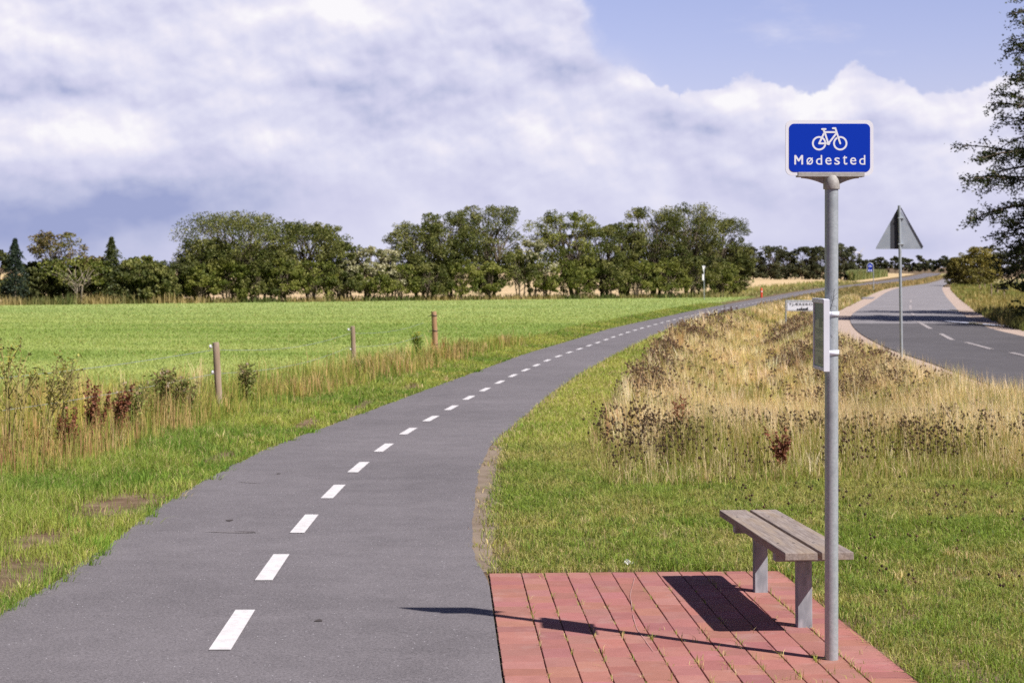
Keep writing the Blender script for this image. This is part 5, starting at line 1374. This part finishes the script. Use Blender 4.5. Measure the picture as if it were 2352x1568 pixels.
def info_box():
    X0, X1, Y0, Y1, Z0, Z1 = 1.400, 1.4245, 7.42, 7.69, 1.130, 1.455
    root = empty('notice_box', ((X0 + X1) / 2, (Y0 + Y1) / 2, Z0)); tag(root, 'narrow white framed notice box with green poster strapped to the signpost', 'notice box')
    L = Matrix.Translation((-(X0 + X1) / 2, -(Y0 + Y1) / 2, -Z0))
    def fin(o, p=root): o.data.transform(L); o.parent = p; return o
    mb = MB(); t = 0.016
    mb.box(X0 + .006, X1, Y0 + .001, Y1 - .001, Z0 + .001, Z1 - .001)
    fin(mb.build('back_panel', M['alushade']))
    mb = MB(); mb.box(X0 - .001, X1 + .001, Y0 - .001, Y0 + t * .75, Z0, Z1 - .001, ch=.001); mb.box(X0, X1 - .002, Y1 - t, Y1, Z0 + .0005, Z1 - .002, ch=.001)
    mb.box(X0 + .0008, X1 - .001, Y0 + t * .75 + .0002, Y1 - t - .0002, Z0 + .001, Z0 + t, ch=.001); mb.box(X0 - .004, X1 - .001, Y0 + .002, Y1 + .002, Z1 - t * 1.2, Z1 + .001, ch=.0015)
    fin(mb.build('frame', M['aluwhite']))
    # poster, seen through the glass
    def U(u, v): return (Y1 - t) + (Y0 + t - Y1 + t) * u, Z0 + t + (Z1 - t * 1.2 - Z0 - t) * v
    def quadp(name, u0, u1, v0, v1, m, d, parent):
        mb_ = MB(); a, b = U(u0, v0), U(u1, v1); x = X0 + 0.0055 - d
        mb_.add([(x, a[0], a[1]), (x, b[0], a[1]), (x, b[0], b[1]), (x, a[0], b[1])], [(0, 1, 2, 3)]); return fin(mb_.build(name, m), parent)
    pg = mat('poster_green', (0.20, 0.27, 0.22, 1), 0.5)[0]; pl = mat('poster_pale', (0.42, 0.50, 0.33, 1), 0.5)[0]; pd = mat('poster_dark', (0.17, 0.23, 0.15, 1), 0.5)[0]; pt_ = mat('poster_print', (0.12, 0.16, 0.12, 1), 0.5)[0]
    poster = quadp('poster', 0, 1, 0, 1, pg, 0, root)
    mb = MB(); x = X0 + .0052; pts = [U(0, 0), U(1, 0), U(1, .64)]
    for k in range(1, 12): a = math.pi * k / 12; pts.append(U(0.5 + 0.5 * math.cos(a), 0.64 + 0.11 * math.sin(a)))
    pts.append(U(0, .64)); mb.add([(x, a, b) for a, b in pts], [tuple(range(len(pts)))]); fin(mb.build('poster_arch', pl), poster)
    quadp('poster_picture', .45, .8, .62, .76, pd, .0006, poster)
    mb = MB(); x = X0 + .0047
    rows = [(v, random.uniform(.05, .2), random.uniform(.8, .97)) for v in (.585, .57, .555, .535, .52)] + [(.49, .4, .65), (.43, .35, .7)] + [(v, random.uniform(.05, .15), random.uniform(.8, .95)) for v in np.arange(.41, .29, -.0145)] + [(.235, .2, .8)]
    for v, a_, b_ in rows:
        u = a_
        while u < b_:
            w_ = random.uniform(.03, .09); p, q = U(u, v), U(min(u + w_, b_), v + .0055); mb.add([(x, p[0], p[1]), (x, q[0], p[1]), (x, q[0], q[1]), (x, p[0], q[1])], [(0, 1, 2, 3)]); u += w_ + .018
    for k in range(4):                                           # the row of small figures
        u = .38 + k * .12
        for (du, v0, v1, w_) in ((0, .075, .115, .05), (.015, .12, .15, .02), (.03, .15, .165, .015), (0.0, .05, .07, .07)):
            p, q = U(u + du, v0), U(u + du + w_, v1); mb.add([(x, p[0], p[1]), (x, q[0], p[1]), (x, q[0], q[1]), (x, p[0], q[1])], [(0, 1, 2, 3)])
    fin(mb.build('poster_print', pt_), poster)
    for zc in (EYE - (720 - 612) * 7.53 / F, EYE - (808.8 - 612) * 7.53 / F):
        mb = MB(); n = 20; vs = []; h2 = 0.0115
        ring_ = [(X1 - .001, PY - .0335), ] + [(PX + .0332 * math.cos(R(-90 + 180 * k / n)), PY + .0335 * math.sin(R(-90 + 180 * k / n))) for k in range(n + 1)] + [(X1 - .001, PY + .0335)]
        for k, (a, b) in enumerate(ring_):
            vs += [(a, b, zc - h2), (a, b, zc + h2)]
        mb.add(vs, [(2 * k, 2 * k + 2, 2 * k + 3, 2 * k + 1) for k in range(len(ring_) - 1)], 0, True)
        o = fin(mb.build('strap', M['aluwhite'])); md = o.modifiers.new('thick', 'SOLIDIFY'); md.thickness = 0.0015; md.offset = 1
info_box()


def twig():
    def q(zx, zy, d=0.0): return (((3050 + zx * .287) / 1.7415 - 1176) * 7.50 / F, 7.505 - d, EYE + (612 - (1100 + zy * .287) / 1.7415) * 7.50 / F)
    root = empty('dry_twig', q(950, 470)); tag(root, 'dry curly twig stuck between notice box and signpost', 'twig')
    L = Matrix.Translation(-Vector(q(950, 470))); mb = MB()
    for pts, r_ in [([(948, 470), (962, 420), (980, 360), (992, 300), (998, 250), (1000, 215), (1020, 180)], .0011), ([(960, 430), (985, 425), (1005, 428), (1025, 425), (1033, 440), (1030, 470), (1020, 490)], .0006),
                    ([(985, 345), (1010, 320), (1040, 312), (1052, 330)], .0005), ([(978, 370), (965, 330), (965, 290), (985, 260)], .0005), ([(990, 310), (1015, 275), (1045, 250), (1090, 225)], .0005),
                    ([(948, 690), (955, 700), (960, 690)], .0006), ([(948, 840), (958, 832), (970, 840), (972, 855), (960, 858), (966, 872)], .0012)]:
        mb.tube([q(a, b, 0.004 * random.random()) for a, b in pts], [r_ * 1.2] + [r_] * (len(pts) - 2) + [r_ * .6], 5)
    o = mb.build('stem', M['wire']); o.data.transform(L); o.parent = root
twig()


# ------------------------------------------------------------------ bench
def bench():
    cx, cy = 1.4385, 8.845; zg = float(g(cx, cy)) + 0.012
    root = empty('bench', (cx, cy, zg), rz=R(3.6), rx=R(-1.35)); tag(root, 'backless bench with two weathered planks on grey steel legs', 'bench')
    zt = 0.4205; th = 0.037
    for x0, x1 in ((-0.1695, -0.0095), (0.0115, 0.1685)):
        mb = MB(); mb.box(x0, x1, -0.845, 0.845, zt - th, zt, ch=0.0022); pk = mb.build('seat_plank', M['wood'], root)
        for yb in (-0.515, 0.515):
            for xb in (x0 + .04, x1 - .04):
                b = MB(); b.tube([(xb, yb, zt - .002), (xb, yb, zt + .0015)], 0.0065, 12); b.build('bolt', M['signdark'], pk)
    for yl_ in (-0.515, 0.515):
        mb = MB(); mb.box(-0.0375, 0.0375, yl_ - .028, yl_ + .028, -0.03, zt - th - .052, ch=0.003); leg = mb.build('leg', M['galv_leg'], root)
        mb = MB(); mb.box(-0.150, 0.150, yl_ - .03, yl_ + .03, zt - th - .0515, zt - th - .0005, ch=0.003); mb.build('crossbar', M['galv_leg'], root)
bench()


# ------------------------------------------------------------------ other signs and posts
def triangle_sign():
    Y_ = 33.5; X_ = (2069.5 - 1176) * Y_ / F; zg = float(g(X_, Y_)); s = Y_ / F
    root = empty('warning_sign', (X_, Y_, zg)); tag(root, 'triangular warning sign seen from behind on a grey pole by the road', 'sign')
    Zt = lambda y: EYE + (612 - y) * s - zg; Xx = lambda x: (x - 2069.5) * s
    mb = MB(); mb.tube([(0.02, 0, -.1), (0.0, 0, 1.2), (Xx(2065.5), 0, Zt(471))], 0.0305, 14); mb.build('pole', M['galv'], root)
    def tri(cx, sc_):
        P3 = [(2011, 571), (2122, 571), (2065, 474)]; cxy = (2066, 539); out = []
        for k in range(3):
            a, b, c_ = P3[k - 1], P3[k], P3[(k + 1) % 3]
            for t in (0.055, 0.02): out.append((b[0] + (a[0] - b[0]) * t, b[1] + (a[1] - b[1]) * t))
            for t in (0.02, 0.055): out.append((b[0] + (c_[0] - b[0]) * t, b[1] + (c_[1] - b[1]) * t))
        return [(Xx(x), Zt(y)) for x, y in out]
    mb = MB(); mb.prism(tri(0, 1), 0.036, 0.040); pl = mb.build('sign_plate', M['signgrey'], root)
    mb = MB(); mb.prism([(Xx(2046), Zt(570)), (Xx(2065.5), Zt(570)), (Xx(2065.5), Zt(477)), (Xx(2062), Zt(480)), (Xx(2046), Zt(510))], 0.0335, 0.0355); mb.build('dark_plate', M['signdark'], pl)
    mb = MB()
    for (x1, y1), (x2, y2) in (((2068, 476), (2120, 566)),):
        mb.prism([(Xx(x1), Zt(y1)), (Xx(x1 + 3), Zt(y1)), (Xx(x2 + 2), Zt(y2)), (Xx(x2 - 2), Zt(y2 + 2))], 0.028, 0.0355)
    mb.build('edge_rim', M['signdark'], pl)
    for yb in (500, 560):
        mb = MB(); mb.box(-0.065, 0.065, -0.034, 0.034, Zt(yb) - .012, Zt(yb) + .012, ch=.004); mb.build('clamp', M['galv'], root)
triangle_sign()


def town_sign():
    Y_ = 70.0; s = Y_ / F; X0 = (1805 - 1176) * s; X1 = (1889.5 - 1176) * s; xc = (X0 + X1) / 2; zg = float(g(xc, Y_))
    root = empty('town_sign', (xc, Y_, zg)); tag(root, 'white town sign reading TJÆREBORG with black skyline, half hidden by the notice box', 'sign')
    Zt = lambda y: EYE + (612 - y) * s - zg; Xx = lambda x: (x - 1176) * s - xc
    for x in (1805, 1889.5): mb = MB(); mb.tube([(Xx(x), 0.02, -.3), (Xx(x), 0.02, Zt(689))], 0.03, 10); mb.build('post', M['galv'], root)
    mb = MB(); mb.tube([(Xx(1805), 0.02, Zt(689.6)), (Xx(1889.5), 0.02, Zt(689.6))], 0.024, 8); mb.build('top_rail', M['galv'], root)
    mb = MB(); mb.prism(rrect(Xx(1807), Xx(1888), Zt(713), Zt(691), 0.03, 4)[::-1], -0.014, -0.004); pl = mb.build('sign_plate', M['signwhite'], root)
    mb = MB(); a, b, c_, d_ = Xx(1808), Xx(1887), Zt(712), Zt(692); w = 0.012
    for q in ((a, b, d_ - w, d_), (a, b, c_, c_ + w), (a, a + w, c_ + w, d_ - w), (b - w, b, c_ + w, d_ - w)):
        mb.box(q[0], q[1], -0.0175, -0.0145, q[2], q[3])
    mb.build('border', M['black'], pl)
    o = place_text('TJÆREBORG', Xx(1811.5), Xx(1883.5), Zt(702.4), Zt(695), -0.0175, M['black'], pl, bold=0.02, ref=1.15)
    # skyline of roofs and a church tower
    pts = [(1830, 712), (1830, 708.5), (1832, 706.8), (1834, 708.5), (1835.5, 708.5), (1837, 706.2), (1838.5, 708), (1840, 708), (1840, 704.5), (1841.2, 703.2), (1842.4, 704.5), (1842.4, 708), (1844, 708), (1846, 706), (1848, 708), (1850, 706.4), (1851.5, 707.4), (1853, 704.6), (1856, 704.6), (1856, 712)]
    mb = MB(); mb.prism([(Xx(x), Zt(y)) for x, y in pts], -0.0178, -0.0146); mb.build('skyline_symbol', M['black'], pl)
town_sign()


def cycle_path_sign():
    Y_ = 160.0; s = Y_ / F; xc = (2006 - 1176) * s; zg = float(g(xc, Y_))
    root = empty('cycle_path_sign', (xc, Y_, zg)); tag(root, 'small distant blue cycle path sign in a round-topped frame', 'sign')
    Zt = lambda y: EYE + (612 - y) * s - zg; Xx = lambda x: (x - 2006) * s
    mb = MB(); pts = [(0.02, 0, -.1), (0, 0, Zt(611))]
    for k in range(1, 9): a = math.pi * k / 8; pts.append((Xx(1998.5) + (Xx(2006) - Xx(1998.5)) * math.cos(a), 0, Zt(611) + (Zt(602.6) - Zt(611)) * math.sin(a)))
    pts.append((Xx(1991), 0, Zt(624))); mb.tube(pts, 0.04, 8); mb.build('frame', M['galv'], root)
    mb = MB(); n = 24; mb.prism([(Xx(1998.6) + 0.245 * math.cos(-2 * math.pi * k / n), Zt(609.5) + 0.245 * math.sin(-2 * math.pi * k / n)) for k in range(n)], -0.03, -0.02); d = mb.build('round_plate', M['signblue'], root)
    mb = MB()
    for cx in (1996.7, 2000.6):
        n = 14; vs = []
        for k in range(n):
            a = 2 * math.pi * k / n
            for r_ in (.085, .06): vs.append((Xx(cx) + r_ * math.cos(a), -.032, Zt(610.5) + r_ * math.sin(a)))
        mb.add(vs, [(2 * k, 2 * ((k + 1) % n), 2 * ((k + 1) % n) + 1, 2 * k + 1) for k in range(n)])
    mb.box(Xx(1996.9), Xx(2000.2), -.034, -.0325, Zt(608.6), Zt(608)); mb.build('bicycle_symbol', M['signwhite'], d)
    mb = MB(); mb.box(Xx(1993.2), Xx(2003.9), -0.03, -0.02, Zt(622.8), Zt(616)); d = mb.build('lower_plate', M['signblue'], root)
    mb = MB()
    for x in (1994.6, 1999.8): mb.box(Xx(x), Xx(x + 2.4), -.034, -.031, Zt(621.8), Zt(618))
    mb.build('white_symbol', M['signwhite'], d)
cycle_path_sign()


def give_way():
    Y_ = 126.0; X_ = (1616.5 - 1176) * Y_ / F; s = Y_ / F; zg = float(g(X_, Y_)); root = empty('give_way_sign', (X_, Y_, zg)); tag(root, 'narrow edge-on give way sign on a pole before the hedgerow', 'sign')
    Zt = lambda y: EYE + (612 - y) * s - zg
    mb = MB(); mb.tube([(0.03, 0, -.1), (0, 0, Zt(609.5))], 0.035, 8); mb.build('pole', M['galv'], root)
    a = R(66); mb = MB(); d = Vector((math.cos(a), math.sin(a), 0)); n_ = Vector((-math.sin(a), math.cos(a), 0)) * .01
    def slab(pts, off): 
        vs = [Vector((off, -.04, 0)) + d * u + Vector((0, 0, z)) + n_ * k for k in (-1, 1) for u, z in pts]; m_ = len(pts)
        mb.add(vs, [tuple(range(m_)), tuple(range(2 * m_ - 1, m_ - 1, -1))] + [(i, (i + 1) % m_, (i + 1) % m_ + m_, i + m_) for i in range(m_)])
    slab([(-.36, Zt(609.5)), (.36, Zt(609.5)), (0, Zt(624.5))], -0.02); mb.build('triangle_plate', M['whiteplastic'], root)
    mb = MB(); slab([(-.30, Zt(628.5)), (.05, Zt(628.5)), (.05, Zt(642.5)), (-.30, Zt(642.5))], -0.02); mb.build('lower_plate', M['whiteplastic'], root)
give_way()


def marker():
    X_, Y_ = P(1749, 682); s = Y_ / F; zg = float(g(X_, Y_)); root = empty('marker_post', (X_, Y_, zg)); tag(root, 'red marker post with a white reflector beside the path', 'marker post')
    H_ = 21.5 * s; mb = MB(); mb.tube([(0, 0, -.05), (0, 0, H_ * .97), (0, 0, H_)], [0.082, 0.082, 0.06], 14); mb.build('post', M['red'], root)
    mb = MB(); mb.tube([(0, 0, H_ * .60), (0, 0, H_ * .68)], 0.086, 14); mb.build('reflector', M['whiteplastic'], root)
marker()


def fence_post(label, x, y, top, w, leanx, m, insul, wires):
    X_, Y_ = P(x, y); s = Y_ / F; zg = float(g(X_, Y_)); H_ = (y - top) * s; root = empty('fence_post', (X_, Y_, zg)); tag(root, label, 'fence post', 'posts between path and field')
    r_ = w * s / 2; mb = MB(); n = 9; pts = [(leanx * s * k / 8 + random.uniform(-.004, .004), random.uniform(-.004, .004), -.1 + (H_ + .1) * k / 8) for k in range(n)]
    mb.tube(pts, [r_ * (1.05 - 0.08 * k / 8) * random.uniform(.96, 1.04) for k in range(n)], 14); mb.build('stake', m, root)
    for (ix, iy) in insul:
        z = EYE + (612 - iy) * s - zg; xx = (ix - x) * s; xp = leanx * s * z / H_
        mb = MB(); mb.tube([(xp - r_ * .8, -.01, z), (xx, -.01, z)], 0.010, 8); mb.tube([(xx + .02, -.01, z), (xx, -.01, z), (xx - .012, -.01, z)], [.03, .032, .022], 12); mb.build('insulator', M['whiteplastic'], root)
    for iy in wires:
        z = EYE + (612 - iy) * s - zg; xp = leanx * s * z / H_; mb = MB(); k_ = 16
        mb.tube([(xp + (r_ + .008) * math.cos(2 * math.pi * k / k_), (r_ + .008) * math.sin(2 * math.pi * k / k_), z + .012 * math.sin(4 * math.pi * k / k_)) for k in range(k_ + 1)], 0.011, 5, cap=False)
        mb.tube([(xp - r_, 0, z), (xp - r_ - .08, 0, z - .03)], 0.01, 5); mb.build('wire_loop', M['wire'], root)
fence_post('grey weathered post with white insulators, nearest of the fence', 505, 952, 785, 16, -9, M['post'], [(483, 795), (488, 854)], [])
fence_post('thin grey middle post with white insulators', 814.5, 852, 748, 10.5, -4.5, M['post'], [(800, 756), (805, 801), (806, 842)], [])
fence_post('brown farthest post with dark wire loops', 1001, 812, 714, 12.5, -4.5, M['post_new'], [], [723, 758, 789])


def wires():
    a, b, c_ = [P(*q) for q in ((505, 952), (814.5, 852), (1001, 812))]
    hs = [(0.95, 0.85, 0.95), (0.60, 0.55, 0.62)]
    d = ((a[0] - b[0]) * 1.6, (a[1] - b[1]) * 1.2)
    for h1, h2, h3 in hs:
        p0 = (a[0] + d[0] * 0.9 - 1.2, a[1] + d[1] * 0.9); pts = []
        for (q1, e1), (q2, e2) in (((p0, h1 + .05), (a, h1)), ((a, h1), (b, h2)), ((b, h2), (c_, h3))):
            for k in range(8):
                t_ = k / 8; x = q1[0] * (1 - t_) + q2[0] * t_; y = q1[1] * (1 - t_) + q2[1] * t_
                pts.append((x - 0.10, y, float(g(x, y)) + e1 * (1 - t_) + e2 * t_ - 0.12 * math.sin(math.pi * t_)))
        mb = MB(); mb.tube(pts, 0.003, 4, cap=False); o = mb.build('fence_wire', M['galv']); tag(o, '%s thin wire strung between the three field posts' % ('upper' if h1 > .8 else 'lower'), 'wire')
wires()


def small_things():
    # mailbox, stakes and barrels beyond the road
    X_, Y_ = P(2306.5, 687); s = Y_ / F; zg = float(g(X_, Y_)); root = empty('mailbox', (X_, Y_, zg)); tag(root, 'dark mailbox on a thin stake in the right verge', 'mailbox'); h = 30 * s
    mb = MB(); mb.box(-.035, .035, -.035, .035, -.05, h - .24, ch=.005); mb.build('stake', M['post'], root)
    mb = MB(); pr = [(-.30, h - .235), (.30, h - .235), (.30, h - .10), (.22, h - .02), (-.22, h - .02), (-.30, h - .10)]; mb.prism(pr, -.12, .12); mb.build('box', M['darkbox'], root)
    for x, y, top, lb in [(2276.5, 684, 650, 'taller grey stake left of the dark mailbox'), (2291, 678, 656, 'short grey stake nearest the dark mailbox'), (2262, 664, 650, 'far grey stake below the roadside bush'), (2250, 668, 653, 'thin far grey stake below the tallest roadside bush')]:
        X_, Y_ = P(x, y); s = Y_ / F; mb = MB(); zg = float(g(X_, Y_)); H_ = (y - top) * s; mb.tube([(0, 0, -.05), (.02, 0, H_ * .5), (0, 0, H_)], [.06, .055, .05], 8); o = mb.build('wooden_stake', M['post'], None, (X_, Y_, zg)); tag(o, lb, 'stake', 'stakes in the right verge')
    X_, Y_ = P(2235.5, 701); mb = MB(); mb.tube([(0, 0, -.05), (0, 0, .16), (0, 0, .19)], [.05, .05, .03], 8); o = mb.build('bollard_stub', M['darkbox'], None, (X_, Y_, float(g(X_, Y_)))); tag(o, 'tiny dark stub in the grass right of the road', 'stub')
    for x, lb in ((2332, 'blue barrel left of its twin in the right field'), (2348, 'blue barrel at the right edge of the view')):
        X_, Y_ = P(x, 659); s = Y_ / F; H_ = 12 * s; r_ = 3.4 * s; mb = MB(); mb.tube([(0, 0, 0), (0, 0, .03), (0, 0, H_ * .33), (0, 0, H_ * .36), (0, 0, H_ * .66), (0, 0, H_ * .69), (0, 0, H_ * .97), (0, 0, H_)], [r_ * .95, r_, r_, r_ * 1.05, r_, r_ * 1.05, r_, r_ * .93], 16)
        o = mb.build('barrel', M['bluebarrel'], None, (X_, Y_, float(g(X_, Y_)))); tag(o, lb, 'barrel', 'blue barrels in the right field')
    # wind turbine far beyond the trees
    Y_ = 2600.0; s = Y_ / F; X_ = (1974 - 1176) * s; hz_ = EYE + 32 * s + .9; root = empty('wind_turbine', (X_, Y_, -.9)); tag(root, 'faint white wind turbine above the distant trees', 'wind turbine')
    wt = mat('turbine_white', (0.85, 0.85, 0.9, 1), 0.5)[0]
    mb = MB(); mb.tube([(0, 0, 0), (0, 0, hz_)], [1.3, .8], 10); mb.build('tower', wt, root)
    mb = MB(); mb.tube([(0, -2, hz_), (0, 2.5, hz_)], [1.0, 1.1], 8); mb.build('nacelle', wt, root)
    for a in (50, 170, 290):
        d = Vector((math.cos(R(a)), 0, math.sin(R(a)))); mb = MB(); c0 = Vector((0, -2.2, hz_)); mb.tube([c0, c0 + d * 3, c0 + d * 12.5], [.5, .75, .15], 6); mb.build('blade', wt, root)
    # scrap of paper on the lawn
    X_, Y_ = P(1443, 1299); me = bpy.data.meshes.new('paper_scrap'); n = 7; vs = []; r2 = np.random.default_rng(3)
    for j in range(n):
        for i in range(n): vs.append(((i / (n - 1) - .5) * .05 + r2.normal(0, .003), (j / (n - 1) - .5) * .04 + r2.normal(0, .003), .020 + abs(r2.normal(0, .008)) + .012 * math.sin(i * 1.3) * math.cos(j)))
    me.from_pydata(vs, [], [(j * n + i, j * n + i + 1, (j + 1) * n + i + 1, (j + 1) * n + i) for j in range(n - 1) for i in range(n - 1)]); me.materials.append(M['paper'])
    o = link('paper_scrap', me, None, (X_, Y_, float(g(X_, Y_)))); o.rotation_euler = (0.2, 0.1, -.5); tag(o, 'crumpled white paper scrap on the lawn behind the pavers', 'litter')
small_things()
